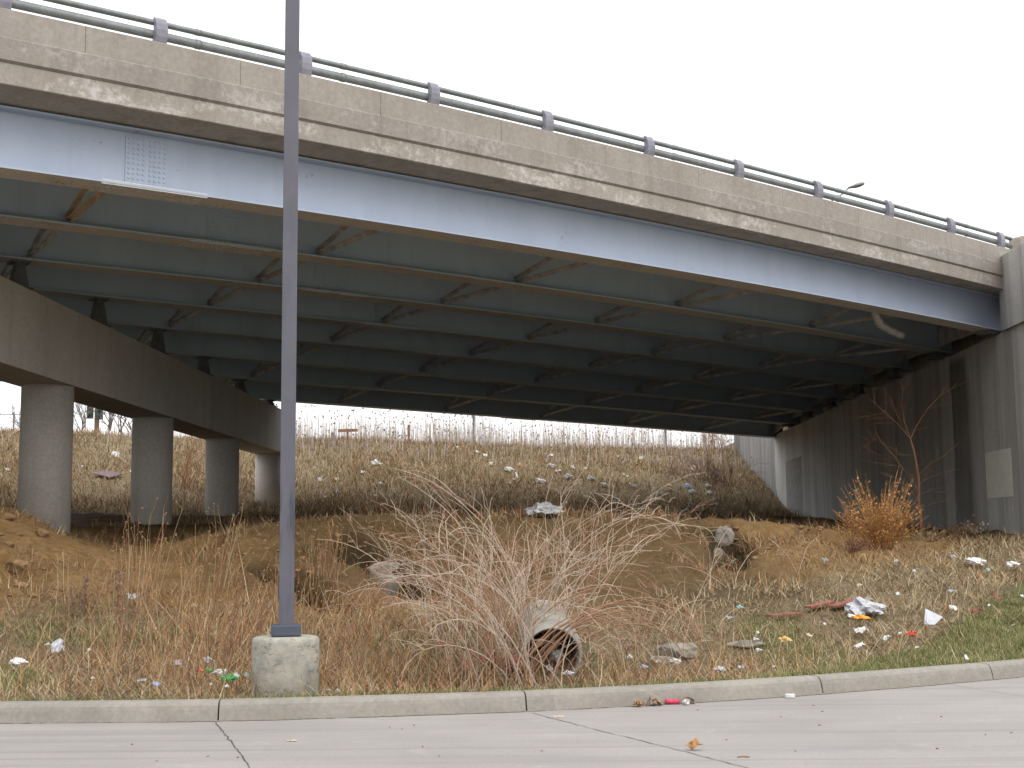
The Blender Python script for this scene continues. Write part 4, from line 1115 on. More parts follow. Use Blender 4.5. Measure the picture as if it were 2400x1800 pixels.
# the thick low canes bowed over the pipe
P = dsp(1120, 1480); mb = MB()
for k_ in range(17):
    b = np.array([rn.gauss(0, .14), rn.gauss(.12, .2), 0.05]); pts = arch(b, rn.gauss(.1, .18), rn.uniform(.85, 1.15), rn.uniform(1.3, 2.2), rn.uniform(1.3, 2.0), rn)
    mb.tube(pts, np.linspace(.009, .004, 13), 4, 0, caps=False)
P[1] = max(P[1], float(kerb_y(P[0])) + .4); P[2] = float(terrain(P[0], P[1]))
o = mb.build('bowed_canes', M['cane2']); o.location = P; tag(o, 'brown canes bowed low over the mouth of the concrete pipe', 'bush')
# smaller arching canes right of the bramble
for x, y, n_, lab in ((1215, 1478, 15, 'thin dead canes crossing the mouth of the culvert pipe'), (1400, 1440, 16, 'low twiggy bramble between the pipe and the rubble'), (1490, 1380, 14, 'low twiggy bramble behind the concrete rubble'), (1690, 1240, 8, 'few pale canes fanning from the bank below the orange shrub'), (1560, 1270, 10, 'thin dead canes below the gully rock')):
    P = dsp(x, y); mb = MB()
    for k_ in range(n_):
        pts = arch((rn.gauss(0, .2), rn.gauss(0, .2), -.02), rn.uniform(0, 6.28), rn.gauss(1.1, .25), rn.uniform(.5, 1.3), rn.uniform(.5, 1.8), rn, 8)
        mb.tube(pts, np.linspace(.005, .002, 9), 3, rn.randrange(2), caps=False)
        for q in range(3):
            i = rn.randint(3, 7); mb.tube(arch(pts[i], rn.uniform(0, 6.28), rn.uniform(.2, 1.2), rn.uniform(.1, .3), .5, rn, 4), np.linspace(.003, .0015, 5), 3, rn.randrange(2), caps=False)
    o = mb.build('dead_canes', [M['cane'], M['cane2']]); o.location = P; tag(o, lab, 'bush')

# ------------------------------------------------------------------ orange shrub, sapling and other shrubs
def dense_shrub(name, P, n, hgt, wid, label, stem_m, leaf_m, rn, leaf_n=9, leaf=.03, cat='shrub', low=.25, thick=.007):
    st = MB(); lf = MB()
    for k_ in range(n):
        a = rn.uniform(0, 6.28); q = math.sqrt(rn.random()); tx, ty = wid * q * math.cos(a), wid * q * math.sin(a); lb = 1 - .38 * (.5 + .5 * math.sin(3.1 * tx / wid * 2 + 1.3)); 
        tz = hgt * (1 - .35 * q * q) * rn.uniform(.5, 1.12) * lb
        b = np.array([tx * .14 + rn.gauss(0, .03), ty * .14 + rn.gauss(0, .03), -.05]); c = np.array([tx * .55, ty * .55, tz * .6]); e_ = np.array([tx, ty, tz])
        t = np.linspace(0, 1, 7)[:, None]; pts = (1 - t) ** 2 * b + 2 * t * (1 - t) * c + t * t * e_ + np.array([[rn.gauss(0, .012) for _ in range(3)] for _ in range(7)])
        st.tube(pts, np.linspace(thick, thick * .35, 7), 3, 0, caps=False)
        for j in range(leaf_n):
            f = rn.uniform(low, 1); p = pts[int(f * 6)] + np.array([rn.gauss(0, .035), rn.gauss(0, .035), rn.gauss(0, .03)])
            if rn.random() < .35:
                st.tube([pts[int(f * 6)], p], [thick * .4, thick * .2], 3, 0, caps=False)
            v1 = np.array([rn.gauss(0, 1), rn.gauss(0, 1), rn.gauss(.6, 1)]); v1 /= np.linalg.norm(v1); v2 = np.cross(v1, [rn.random(), rn.random(), rn.random()]); v2 /= np.linalg.norm(v2)
            s_ = leaf * rn.uniform(.5, 1.3)
            lf.add([p, p + v1 * s_ * .5 + v2 * s_ * .3, p + v1 * s_, p + v1 * s_ * .5 - v2 * s_ * .3], [(0, 1, 2, 3)], 0)
    e = empty(name, P, label, cat)
    st.build('stem', M[stem_m], e); lf.build('leaves', M[leaf_m], e)
    return e
rn = random.Random(31)
P = dsp(1900, 1188); sc_ = P[1] / FOC * S
dense_shrub('orange_shrub', P, 190, 185 * sc_, 108 * sc_, 'rounded orange brown dead shrub on the bank before the abutment wall', 'rusty', 'orange', rn, 20, .05)
P = dsp(1838, 1140); sc_ = P[1] / FOC * S
dense_shrub('small_shrub', P, 16, 50 * sc_, 45 * sc_, 'small drooping orange shrub left of the rounded orange shrub', 'rusty', 'orange', rn, 9, .05)
P = dsp(1845, 1190); sc_ = P[1] / FOC * S
dense_shrub('small_shrub', P, 40, 45 * sc_, 42 * sc_, 'low dark brown twiggy shrub at the foot of the orange shrub', 'redbrown', 'brown', rn, 4, .04)
P = dsp(2075, 1160); sc_ = P[1] / FOC * S
dense_shrub('small_shrub', P, 34, 50 * sc_, 60 * sc_, 'loose reddish brown weeds at the base of the dark wall stain', 'redbrown', 'tan', rn, 5, .04)
P = dsp(2110, 1152); sc_ = P[1] / FOC * S
dense_shrub('seed_pod_plant', P, 9, 28 * sc_, 32 * sc_, 'low dead plant with pale seed pods at the wall foot', 'weed', 'pod', rn, 6, .09)
P = dsp(2010, 1170); sc_ = P[1] / FOC * S
dense_shrub('small_shrub', P, 40, 38 * sc_, 60 * sc_, 'low tan weeds between the orange shrub and the wall', 'tan', 'tan', rn, 4, .04)
P = dsp(1540, 1050); sc_ = P[1] / FOC * S
def twiggy(P, n, w_, h_, lab):
    mb = MB()
    for q in range(n):
        branch(mb, (rn.gauss(0, w_ * .45), rn.gauss(0, .6), -.1), (rn.uniform(-.7, .7), rn.uniform(-.4, .4), 1), h_ * rn.uniform(.35, .75), .02, 3, .6, 3, 0, .1, .4, None, rn, 4, 3, .62)
    o = mb.build('twiggy_shrub', M['twig_grey']); o.location = P; tag(o, lab, 'shrub')
twiggy(P, 26, 55 * sc_, 95 * sc_, 'dark reddish twiggy shrub against the far wing wall')
P = dsp(1480, 1035); sc_ = P[1] / FOC * S
twiggy(P, 14, 50 * sc_, 50 * sc_, 'low reddish twiggy shrub on the slope left of the dark one')
P = dsp(1545, 972); sc_ = P[1] / FOC * S
e = empty('bare_bush', P, 'bare bush on the crest against the sky by the wing wall', 'bush'); mb = MB()
for q in range(10): branch(mb, (rn.uniform(-.5, .5), rn.uniform(-.3, .3), 0), (rn.uniform(-.6, .6), rn.uniform(-.3, .3), 1), 1.0, .022, 3, .5, 3, 0, .1, .3, None, rn, 4, 4, .62)
mb.build('branches', M['twig'], e)
P = dsp(405, 1060); sc_ = P[1] / FOC * S
e = empty('bare_bush', P, 'thin bare bush on the slope seen between second and third column', 'bush'); mb = MB()
for q in range(7): branch(mb, (rn.uniform(-.2, .2), rn.uniform(-.3, .3), 0), (rn.uniform(-.5, .5), rn.uniform(-.3, .3), 1), 1.0, .02, 2, .5, 3, 0, .1, .3, None, rn, 4, 4, .62)
mb.build('branches', M['twig'], e)

# reddish sapling by the wall
P = dsp(1990, 1150); sc_ = P[1] / FOC * S
sap = empty('bare_sapling', P, 'bare reddish sapling standing close to the abutment wall', 'tree'); mb = MB(); cr = MB()
L2 = lambda x, y: np.array([(x - 1990) * sc_, 0, (1150 - y) * sc_])
trunk = np.array([L2(1992, 1155), L2(1988, 1090), L2(1990, 1040), L2(1984, 985), L2(1976, 950)])
mb.tube(trunk, [.045, .04, .034, .028, .022], 6); mb.build('trunk', M['twig'], sap)
limbs = [([(1976, 950), (1962, 930), (1935, 905), (1912, 885), (1895, 865)], .018), ([(1976, 950), (1992, 920), (2015, 885), (2045, 855), (2075, 840)], .018), ([(1976, 950), (1966, 910), (1962, 870), (1965, 830)], .013),
         ([(1988, 1060), (1972, 1035), (1950, 1010), (1932, 985), (1916, 955), (1906, 920)], .016), ([(1988, 1090), (1975, 1065), (1950, 1040), (1925, 1030)], .009), ([(1990, 1050), (2010, 1035), (2045, 1022), (2080, 1015)], .008),
         ([(1990, 1030), (2012, 1005), (2040, 990), (2075, 960)], .009), ([(1950, 1010), (1925, 1005), (1890, 1000)], .006), ([(1984, 985), (1960, 985), (1920, 960), (1890, 945)], .007), ([(1990, 1070), (2020, 1060), (2060, 1050)], .006),
         ([(1932, 985), (1910, 985), (1880, 970)], .006), ([(1986, 1110), (2010, 1090), (2060, 1085)], .006), ([(1935, 905), (1905, 905), (1875, 900)], .006), ([(2015, 885), (2040, 880), (2090, 870)], .006), ([(1962, 930), (1945, 890), (1940, 850)], .007)]
for pts, r in limbs:
    r *= 0.8; q = np.array([L2(*p) + [0, rn.uniform(-.25, .25) * i / 3, 0] for i, p in enumerate(pts)])
    cr.tube(q, np.linspace(r, r * .4, len(q)), 4, 0, caps=False)
    for k_ in range(8):
        i = rn.randint(1, len(q) - 1); d = q[i] - q[i - 1]; d /= np.linalg.norm(d)
        branch(cr, q[i] * .6 + q[i - 1] * .4, d + np.array([rn.gauss(0, .6), rn.gauss(0, .6), rn.gauss(0, .5)]), rn.uniform(.25, .6), r * .4, 1, .5, 2, 0, .1, .2, None, rn, 3, 3, .6)
cr.build('crown', M['twig'], sap)

# ------------------------------------------------------------------ pipe, ring, rubble, rocks
def frame_from(d, up=(0, 0, 1)):
    d = np.array(d, float); d /= np.linalg.norm(d); x = np.cross(up, d); x /= np.linalg.norm(x); y = np.cross(d, x)
    return np.stack([x, y, d], 1)
d0 = ray(1294, 1530); PY = 13.15; Pp = np.array([0, 0, EYE - .03]) + d0 * (PY / d0[1])
ri = 61.0 * PY / FOC; ro = ri * 1.11
mb = MB(); mb.lathe((0, 0, 0), [(ri, 1.6), (ri, 0.0), (ri + .012, -.02), (ro - .012, -.02), (ro, 0.0), (ro, .15), (ro + .03, .2), (ro + .03, 1.6)], 40, axis=frame_from((-.03, .99, .10)))
mb.lathe((0, 0, 0), [(ri - .002, .9), (0, .9)], 40, mi=1, axis=frame_from((-.03, .99, .10)))  # dark disc standing in for the shade deep inside the pipe
o = mb.build('culvert_pipe', [M['pipe'], M['joint']], smooth=False); o.location = Pp
for p in o.data.polygons: p.use_smooth = True
tag(o, 'open concrete culvert pipe facing the road among bramble canes', 'pipe')
P = dsp(845, 1280); sc_ = P[1] / FOC * S
mb = MB(); R1 = 46 * sc_
mb.lathe((0, 0, 0), [(R1 * .72, -.3), (R1 * .74, .02), (R1 * .80, .06), (R1 * .95, .06), (R1, .02), (R1, -.3)], 36, axis=frame_from((0.12, -.34, 1), (0, 1, 0)))
o = mb.build('concrete_ring', M['rock'], smooth=True); o.location = P + [0, -.1, .30]; tag(o, 'broken concrete pipe ring lying in the eroded gully', 'pipe ring')

def rock_mesh(sx, sy, sz, seed, rough=.28, sub=3):
    bm = bmesh.new(); bmesh.ops.create_icosphere(bm, subdivisions=sub, radius=1)
    rn_ = np.random.default_rng(seed); pl = rn_.normal(0, 1, (9, 3)); pl /= np.linalg.norm(pl, axis=1, keepdims=True); dd = rn_.uniform(.55, .95, 9)
    for v in bm.verts:
        p = np.array(v.co[:])
        for n_, q in zip(pl, dd):
            e_ = p @ n_ - q
            if e_ > 0: p = p - n_ * e_ * .9
        p = p * (1 + rough * .3 * math.sin(p[0] * 9 + seed) * math.cos(p[1] * 8 + p[2] * 7))
        v.co = Vector((p[0] * sx, p[1] * sy, p[2] * sz))
    me_ = bpy.data.meshes.new('rock'); bm.to_mesh(me_); bm.free(); return me_
def rock(name, x, y, w_, h_, mat, lab, cat='rock', group=None, seed=0, lift=.35, dep=.7):
    P = dsp(x, y); sc_ = P[1] / FOC * S
    me_ = rock_mesh(w_ * sc_ / 2 * 1.1, w_ * sc_ / 2 * dep, h_ * sc_ / 2 * 1.2, seed); me_.materials.append(M[mat])
    o = link(name, me_); o.location = P + [0, 0, h_ * sc_ * lift * .5]; o.rotation_euler = (0, 0, 0); return tag(o, lab, cat, group)
rock('concrete_rubble', 1465, 1420, 95, 42, 'rock', 'large grey lump of broken concrete in the grass behind the kerb', 'rubble', seed=3)
rock('concrete_rubble', 1428, 1432, 50, 22, 'rock', 'small grey slab leaning against the large concrete lump', 'rubble', seed=4)
rock('concrete_rubble', 1612, 1398, 80, 16, 'rock', 'flat pale concrete slab in the grass right of the lump', 'rubble', seed=5)
rock('gully_rock', 1566, 1172, 38, 42, 'rock', 'grey boulder in the mouth of the eroded gully', 'rock', seed=6)
rock('gully_rock', 1552, 1205, 26, 26, 'rock', 'small grey stone just below the gully boulder', 'rock', seed=7)
for x, y, w_, h_, lab, sd_ in ((92, 1158, 34, 20, 'angular brown rock on the mound before the first column', 11), (42, 1232, 60, 26, 'wide brown clod at the left edge of the mound', 12), (48, 1268, 32, 12, 'flat brown stone below the wide clod', 13),
                               (18, 1120, 34, 16, 'brown stone on top of the mound at the left edge', 14), (125, 1275, 44, 12, 'flat pale stone on the bare slope below the mound', 15), (70, 1290, 22, 10, 'small grey stone on the bare slope left', 16), (20, 1180, 28, 14, 'small brown clod high on the mound', 17)):
    rock('rock', x, y, w_, h_, 'brown_rock', lab, seed=sd_)
rnl = random.Random(77)
for k_ in range(100):                                          # small loose clods on the bare slopes
    x, y = (rnl.uniform(0, 240), rnl.uniform(1140, 1330)) if k_ < 30 else ((rnl.uniform(1560, 1780), rnl.uniform(1140, 1215)) if k_ < 55 else (rnl.uniform(520, 960), rnl.uniform(1140, 1240)))
    if 60 < x < 180 and y < 1190: continue
    rock('clod', x, y, rnl.uniform(6, 15), rnl.uniform(4, 9), 'brown_rock', 'small loose clod on the bare left mound slope' if k_ < 30 else 'small loose clod on the bare sandy bank before the wall' if k_ < 55 else 'small loose clod on the eroded bank behind the lamp post and bramble', 'clod', 'clods on the left mound' if k_ < 30 else 'clods on the sandy bank' if k_ < 55 else 'clods on the eroded bank', seed=100 + k_)

# ------------------------------------------------------------------ litter
def sheet_mesh(name, wx, wy, amp, seed, mats, th=.004, nx_=7, ny_=6):
    r_ = np.random.default_rng(seed); u = np.linspace(-.5, .5, nx_); v = np.linspace(-.5, .5, ny_); Ug, Vg = np.meshgrid(u, v)
    ph = r_.uniform(0, 6.28, 6)
    Zg = amp * (np.sin(Ug * 7 + ph[0]) * np.cos(Vg * 6 + ph[1]) + .6 * np.sin(Ug * 13 + Vg * 9 + ph[2])) + r_.normal(0, amp * .35, Ug.shape)
    edge = 1 + .14 * r_.normal(0, 1, Ug.shape)
    X_ = Ug * wx * edge + r_.normal(0, .02 * wx, Ug.shape); Y_ = Vg * wy * edge
    T = np.stack([X_, Y_, Zg], -1).reshape(-1, 3); B = T - [0, 0, th]; n_ = nx_ * ny_; fs = []
    for j in range(ny_ - 1):
        for i in range(nx_ - 1):
            a = j * nx_ + i; fs.append((a, a + 1, a + nx_ + 1, a + nx_)); fs.append((n_ + a, n_ + a + nx_, n_ + a + nx_ + 1, n_ + a + 1))
    rim = [i for i in range(nx_)] + [j * nx_ + nx_ - 1 for j in range(1, ny_)] + [(ny_ - 1) * nx_ + i for i in range(nx_ - 2, -1, -1)] + [j * nx_ for j in range(ny_ - 2, 0, -1)]
    for a, b in zip(rim, rim[1:] + rim[:1]): fs.append((b, a, n_ + a, n_ + b))
    mb = MB(); mb.add(np.concatenate([T, B]), fs); me_ = bpy.data.meshes.new(name); me_.from_pydata(np.concatenate(mb.v).tolist(), [], mb.f)
    me_.materials.append(M[mats]); me_.update(); return me_
def bag_mesh(name, sx, sy, sz, seed, mat):
    bm = bmesh.new(); bmesh.ops.create_icosphere(bm, subdivisions=3, radius=1); r_ = np.random.default_rng(seed); ph = r_.uniform(0, 6.28, 12)
    for v in bm.verts:
        p = np.array(v.co[:]); k_ = 1 + .20 * math.sin(5 * p[0] + ph[0] + 3 * p[2]) + .16 * math.sin(7 * p[1] + ph[1] + 4 * p[0]) + .12 * math.sin(11 * p[2] + 9 * p[0] + ph[2]) + r_.normal(0, .07)
        tail = 1 + .45 * max(0, p[0]) ** 3
        v.co = Vector((p[0] * sx * k_ * tail, p[1] * sy * k_, max(p[2], -.35) * sz * k_ * (1 - .45 * max(0, p[0]))))
    me_ = bpy.data.meshes.new(name); bm.to_mesh(me_); bm.free(); me_.materials.append(M[mat]); return me_
def slope_rot(P):
    e_ = .25; gx = float(terrain(P[0] + e_, P[1]) - terrain(P[0] - e_, P[1])) / (2 * e_); gy = float(terrain(P[0], P[1] + e_) - terrain(P[0], P[1] - e_)) / (2 * e_)
    if abs(gx) > 1 or abs(gy) > 1: gx = gy = 0
    return Vector((-gx, -gy, 1)).to_track_quat('Z', 'Y')
lit_n = [0]
def litter(px, py, w_, kind, mat, label, cat='litter', group=None, asp=.6, lift=.09, tilt=None, name=None):
    """px, py in photo pixels: the spot on the ground where the piece lies; w_: its width there in photo pixels"""
    P = on_ground(px, py); wm = max(.035, w_ * P[1] / FOC); lit_n[0] += 1; sd_ = lit_n[0]; r_ = random.Random(sd_)
    if kind == 'sheet': me_ = sheet_mesh('scrap', wm, wm * asp * 1.6, wm * .11, sd_, mat)
    else: me_ = bag_mesh('bag', wm * .46, wm * .40, wm * asp * .48, sd_, mat)
    nm = name or ('scrap' if kind == 'sheet' else 'plastic_bag')
    o = link(nm, me_); o.location = P + [0, -.03, lift + wm * .05]
    q = slope_rot(P); z = r_.uniform(-.5, .5) if kind != 'sheet' else r_.uniform(-.7, .7)
    e_ = q @ Vector((1, 0, 0)).to_track_quat('X', 'Z') if False else q
    rot = Matrix.Rotation(z, 4, 'Z'); tl = Matrix.Rotation(tilt if tilt is not None else (r_.uniform(.1, .8) if kind == 'sheet' else 0), 4, 'X')
    o.rotation_euler = (q.to_matrix().to_4x4() @ rot @ tl).to_euler()
    return tag(o, label, cat, group)
ZF = lambda x, y: (1040 + x * 720 / 2212, 920 + y * 720 / 2212)
SW = 'small white scrap of litter on the dry slope beyond the bridge'; SG = 'white scraps on the far slope'
for x, y, w_ in ((340, 524, 24), (525, 612, 42), (510, 640, 22), (825, 577, 36), (1022, 560, 20), (930, 548, 25), (1255, 472, 20), (1420, 482, 25), (1635, 475, 16), (1785, 565, 34), (1085, 725, 18),
                 (1320, 615, 18), (1340, 668, 14), (1558, 738, 34), (2148, 792, 22), (1775, 793, 22), (1800, 826, 30), (1192, 835, 14), (1603, 857, 16), (100, 405, 18), (300, 465, 28), (240, 440, 24), (1440, 668, 14), (1700, 730, 18), (1815, 622, 20), (480, 668, 14), (1295, 600, 16), (1890, 515, 14), (1970, 825, 30), (2090, 815, 20)):
    px, py = ZF(x, y); litter(px, py, w_ * .3255 * 1.1, 'sheet', 'white', SW, 'litter', SG)
BW = 'crumpled white bag on the dry slope between bridge and crest'; BG = 'crumpled white bags on the far slope'
for x, y, w_ in ((770, 467, 32), (770, 543, 55), (465, 572, 60), (900, 625, 65), (693, 655, 60), (1060, 635, 55), (1380, 690, 35), (1155, 682, 50), (1620, 713, 35), (1900, 687, 40), (1795, 732, 55), (1915, 740, 48), (2128, 742, 36), (1240, 805, 45), (1840, 845, 40), (1718, 880, 40)):
    px, py = ZF(x, y); litter(px, py, w_ * .3255 * 1.05, 'bag', 'bag' if w_ % 2 else 'white', BW, 'plastic bag', BG, .62)
px, py = ZF(548, 537); litter(px, py, 10, 'bag', 'peach', 'faded orange ball of paper on the far slope', 'litter', name='paper_ball')
px, py = ZF(1628, 680); litter(px, py, 11, 'sheet', 'peach', 'pinkish scrap on the slope near the dark twiggy shrub', 'litter')
px, py = ZF(1760, 685); litter(px, py, 17, 'sheet', 'blue', 'bluish scrap on the slope left of the far wing wall', 'litter')
ZG = lambda x, y: (680 + x * .1808, 920 + y * .1808)
for x, y, w_, k_, m_, lab in ((1110, 950, 125, 'bag', 'white', 'largest white bag on the far slope, below the crossbar post'), (1175, 1207, 52, 'bag', 'white', 'round white lump of litter below the largest bag on the slope'), (605, 1315, 110, 'sheet', 'blue', 'faded blue plastic sheet low on the slope right of the lamp post'),
                              (610, 1150, 95, 'sheet', 'cardboard', 'long pale strip of card on the slope above the blue sheet'), (1710, 880, 45, 'sheet', 'bag', 'upright pale scrap caught in the weeds below the timber stake')):
    px, py = ZG(x, y); litter(px, py, w_ * .1808, k_, m_, lab, 'litter', None, .62 if k_ == 'bag' else .35)
for x, y, w_ in ((390, 1160, 55), (455, 1385, 40), (940, 1062, 45), (1105, 1360, 40)):
    px, py = ZG(x, y); litter(px, py, w_ * .1808, 'sheet', 'white', SW, 'litter', SG)
for x, y, w_ in ((1500, 1228, 100), (1070, 1368, 30), (105, 1415, 45), (375, 1615, 30), (1700, 1435, 30)):
    litter(x * .1808, 850 + y * .1808, w_ * .1808, 'sheet', 'white', 'small white scrap on the slope seen between the pier columns', 'litter', 'white scraps between the columns')
P = on_ground(252, 1119); wm = 68 * P[1] / FOC
mb = MB(); mb.add([(-wm / 2, 0, 0), (0, -wm * .62, 0), (wm / 2, 0, 0), (0, wm * .62, 0), (-wm / 2, 0, .03), (0, -wm * .62, .03), (wm / 2, 0, .03), (0, wm * .62, .03)],
                  [(3, 2, 1, 0), (4, 5, 6, 7), (0, 1, 5, 4), (1, 2, 6, 5), (2, 3, 7, 6), (3, 0, 4, 7)])
o = mb.build('board', M['plum']); o.location = P + [0, 0, .12]; o.rotation_euler = slope_rot(P).to_euler(); tag(o, 'flat purplish board lying on the slope between first and second column', 'board')
litter(1273, 1212, 80, 'bag', 'clear', 'big grey white bag on the bench behind the bramble tips', 'plastic bag', None, .4)

ZN = lambda x, y: (1700 + x * .3165, 1200 + y * .3165)
near = [(1030, 775, 250, 'bag', 'bag', 'large crumpled grey white plastic bag with an orange wrapper under it', 'plastic bag', .5), (1002, 838, 105, 'bag', 'orangep', 'bright orange wrapper under the large plastic bag', 'wrapper', .35),
        (925, 825, 50, 'bag', 'white', 'small white ball touching the left of the large plastic bag', 'litter', .7), (1850, 418, 150, 'bag', 'white', 'long white bag in the grass near the pale painted square', 'plastic bag', .35), (2115, 432, 78, 'bag', 'white', 'white bag at the right edge, beyond the lawn', 'plastic bag', .6),
        (988, 592, 34, 'bag', 'cardboard', 'pale round cup above the large plastic bag', 'cup', .9), (1945, 465, 30, 'sheet', 'teal', 'tiny green scrap below the long white bag', 'litter', .5), (105, 757, 42, 'bag', 'teal', 'teal plastic cup in the grass above the flat slab', 'cup', .7),
        (730, 398, 44, 'bag', 'clear', 'clear crumpled bag at the tip of the pale canes', 'plastic bag', .7), (1060, 702, 60, 'bag', 'clear', 'clear plastic scrap just above the large plastic bag', 'litter', .4), (1670, 640, 55, 'bag', 'clear', 'dull clear scrap above the grey plastic sheet', 'litter', .5),
        (440, 1008, 85, 'bag', 'yellow', 'yellowish paper bag right of the flat concrete slab', 'paper bag', .5), (620, 968, 50, 'sheet', 'cardboard', 'cream strip of paper right of the yellowish bag', 'litter', .5), (1000, 932, 105, 'sheet', 'white', 'long white paper strip below the orange wrapper', 'litter', .3),
        (992, 1047, 85, 'sheet', 'white', 'bright white folded paper at the edge of the green lawn', 'paper', .5), (1190, 990, 62, 'sheet', 'white', 'white card on the grass right of the folded paper', 'paper', .5), (1375, 957, 70, 'sheet', 'red', 'red and white torn wrapper at the lawn edge', 'wrapper', .35),
        (1685, 764, 52, 'sheet', 'white', 'white scrap right of the grey plastic sheet', 'litter', .5), (245, 1087, 50, 'bag', 'greysheet', 'small grey lump in the grass below the flat slab', 'litter', .6), (115, 1220, 60, 'bag', 'clear', 'clear cup lying just behind the kerb', 'cup', .5),
        (1265, 402, 45, 'sheet', 'clear', 'pale strip in the dry grass below the orange shrub', 'litter', .4), (1393, 484, 26, 'bag', 'white', 'tiny white ball in the dry grass below the orange shrub', 'litter', .9), (1680, 377, 50, 'bag', 'clear', 'dull grey scrap left of the long white bag', 'litter', .5),
        (2005, 684, 60, 'sheet', 'oxide', 'rust brown leaf litter beside the lawn at the right', 'leaf litter', .5), (1850, 787, 80, 'sheet', 'oxide', 'long rust brown scrap at the top of the lawn', 'litter', .25), (220, 1000, 36, 'bag', 'white', 'small white ball on the flat concrete slab edge', 'litter', .7),
        (35, 832, 60, 'sheet', 'clear', 'pale stick like scrap left of the flat slab', 'litter', .25), (1275, 657, 30, 'sheet', 'white', 'small white scrap right of the clear scrap', 'litter', .5)]
for x, y, w_, k_, m_, lab, cat, asp in near:
    px, py = ZN(x, y); litter(px, py, w_ * .3165, k_, m_, lab, cat, None, asp)
for x, y, w_ in ((1290, 952, 24), (355, 1208, 24), (735, 887, 20), (1950, 742, 20), (2195, 670, 24), (240, 945, 16), (1780, 1138, 38), (2130, 890, 16), (1415, 1060, 14)):
    px, py = ZN(x, y); litter(px, py, w_ * .3165, 'sheet', 'white', 'tiny white scrap in the grass at the lawn edge', 'litter', 'tiny white scraps by the lawn')
px, py = ZN(1540, 795); P = on_ground(px, py + 14); sc_ = P[1] / FOC * .3165
mb = MB(); pr = [(-70, 0), (0, -8), (75, 20), (-38, 110)]
vs = [(x * sc_, 0.05 * (z / 110) + .008 * k_, z * sc_ * 1.05) for k_ in (-1, 1) for x, z in ((-68, 0), (10, -4), (82, 56), (55, 70), (-30, 122))]
mb.add(vs, [(0, 1, 2, 3, 4), (9, 8, 7, 6, 5), (0, 5, 6, 1), (1, 6, 7, 2), (2, 7, 8, 3), (3, 8, 9, 4), (4, 9, 5, 0)])
o = mb.build('plastic_sheet', M['greysheet']); o.location = P; o.rotation_euler = (-.35, 0, 0); tag(o, 'stiff grey triangular plastic sheet standing in the grass near the lawn', 'plastic sheet')
for (x0, y0), (x1, y1), lab in (((610, 748), (785, 702), 'upper left of the rust red boards in the grass'), ((800, 742), (1015, 682), 'longest rust red board in the grass above the large plastic bag'), ((330, 812), (545, 795), 'lowest rust red board in the grass right of the slab')):
    A = on_ground(*ZN(x0, y0)); B = on_ground(*ZN(x1, y1)); d = B - A; L = np.linalg.norm(d); d /= L; x2 = np.cross([0, 0, 1.], d); x2 /= np.linalg.norm(x2); x3 = np.cross(d, x2)
    mb = MB(); mb.box((0, 0, 0), (L, .14, .03), np.stack([d, x2, x3], 1), bev=.004)
    o = mb.build('board', M['oxide']); o.location = (A + B) / 2 + [0, 0, .07]; tag(o, lab, 'board')
ZB = lambda x, y: (x * .3617, 1200 + y * .3617)
for x, y, w_, k_, m_, lab, cat, asp in ((120, 1048, 84, 'bag', 'white', 'white wrapper in the grass at the far left behind the kerb', 'wrapper', .45), (375, 938, 118, 'sheet', 'greysheet', 'flat bluish grey sheet in the grass at the left', 'plastic sheet', .35), (1300, 1107, 42, 'bag', 'red', 'small red wrapper left of the lamp footing', 'wrapper', .6),
        (1350, 1107, 52, 'bag', 'greenp', 'green wrapper next to the small red one', 'wrapper', .6), (1432, 1122, 76, 'bag', 'white', 'white and blue bottle like wrapper left of the lamp footing', 'wrapper', .5), (1480, 1164, 78, 'bag', 'greenp', 'larger green wrapper nearest the lamp footing', 'wrapper', .55),
        (1535, 1142, 36, 'bag', 'white', 'white ball of paper right of the green wrapper', 'paper', .9), (1345, 1034, 46, 'bag', 'bag', 'pale crumpled bag above the red wrapper', 'plastic bag', .9), (1170, 1057, 72, 'bag', 'clear', 'clear plastic tub left of the red wrapper', 'plastic tub', .5),
        (1015, 1197, 62, 'sheet', 'blue', 'bluish paper scrap at the back of the kerb', 'litter', .4), (855, 605, 42, 'sheet', 'greysheet', 'small grey plate high in the weeds left of the lamp post', 'litter', .5), (1600, 1132, 26, 'bag', 'teal', 'tiny teal ball touching the lamp footing', 'litter', .9), (920, 1170, 42, 'sheet', 'clear', 'thin clear strip behind the kerb, left', 'litter', .3)):
    px, py = ZB(x, y); litter(px, py, w_ * .3617 * 1.3, k_, m_, lab, cat, None, asp, lift=.11)
for x, y, w_ in ((580, 950, 26), (1370, 1182, 22), (1475, 1197, 32), (1260, 657, 30), (605, 1140, 16)):
    px, py = ZB(x, y); litter(px, py, w_ * .3617, 'bag', 'white', 'tiny white ball of litter in the grass left of the lamp footing', 'litter', 'tiny white balls left of the footing', .8)
for k_, (x, y, w_) in enumerate(((1265, 1292, 60), (1345, 1297, 74), (1480, 1308, 82), (1690, 1296, 74))):
    litter(560 + x * .1567, 1420 + y * .1567, w_ * .1567, 'bag', 'white', 'white lump of foam in the row right of the lamp footing', 'foam', 'white foam lumps right of the footing', .7, .02, name='foam_lump')
ZK = lambda x, y: (1200 + x * .3617, 1200 + y * .3617)
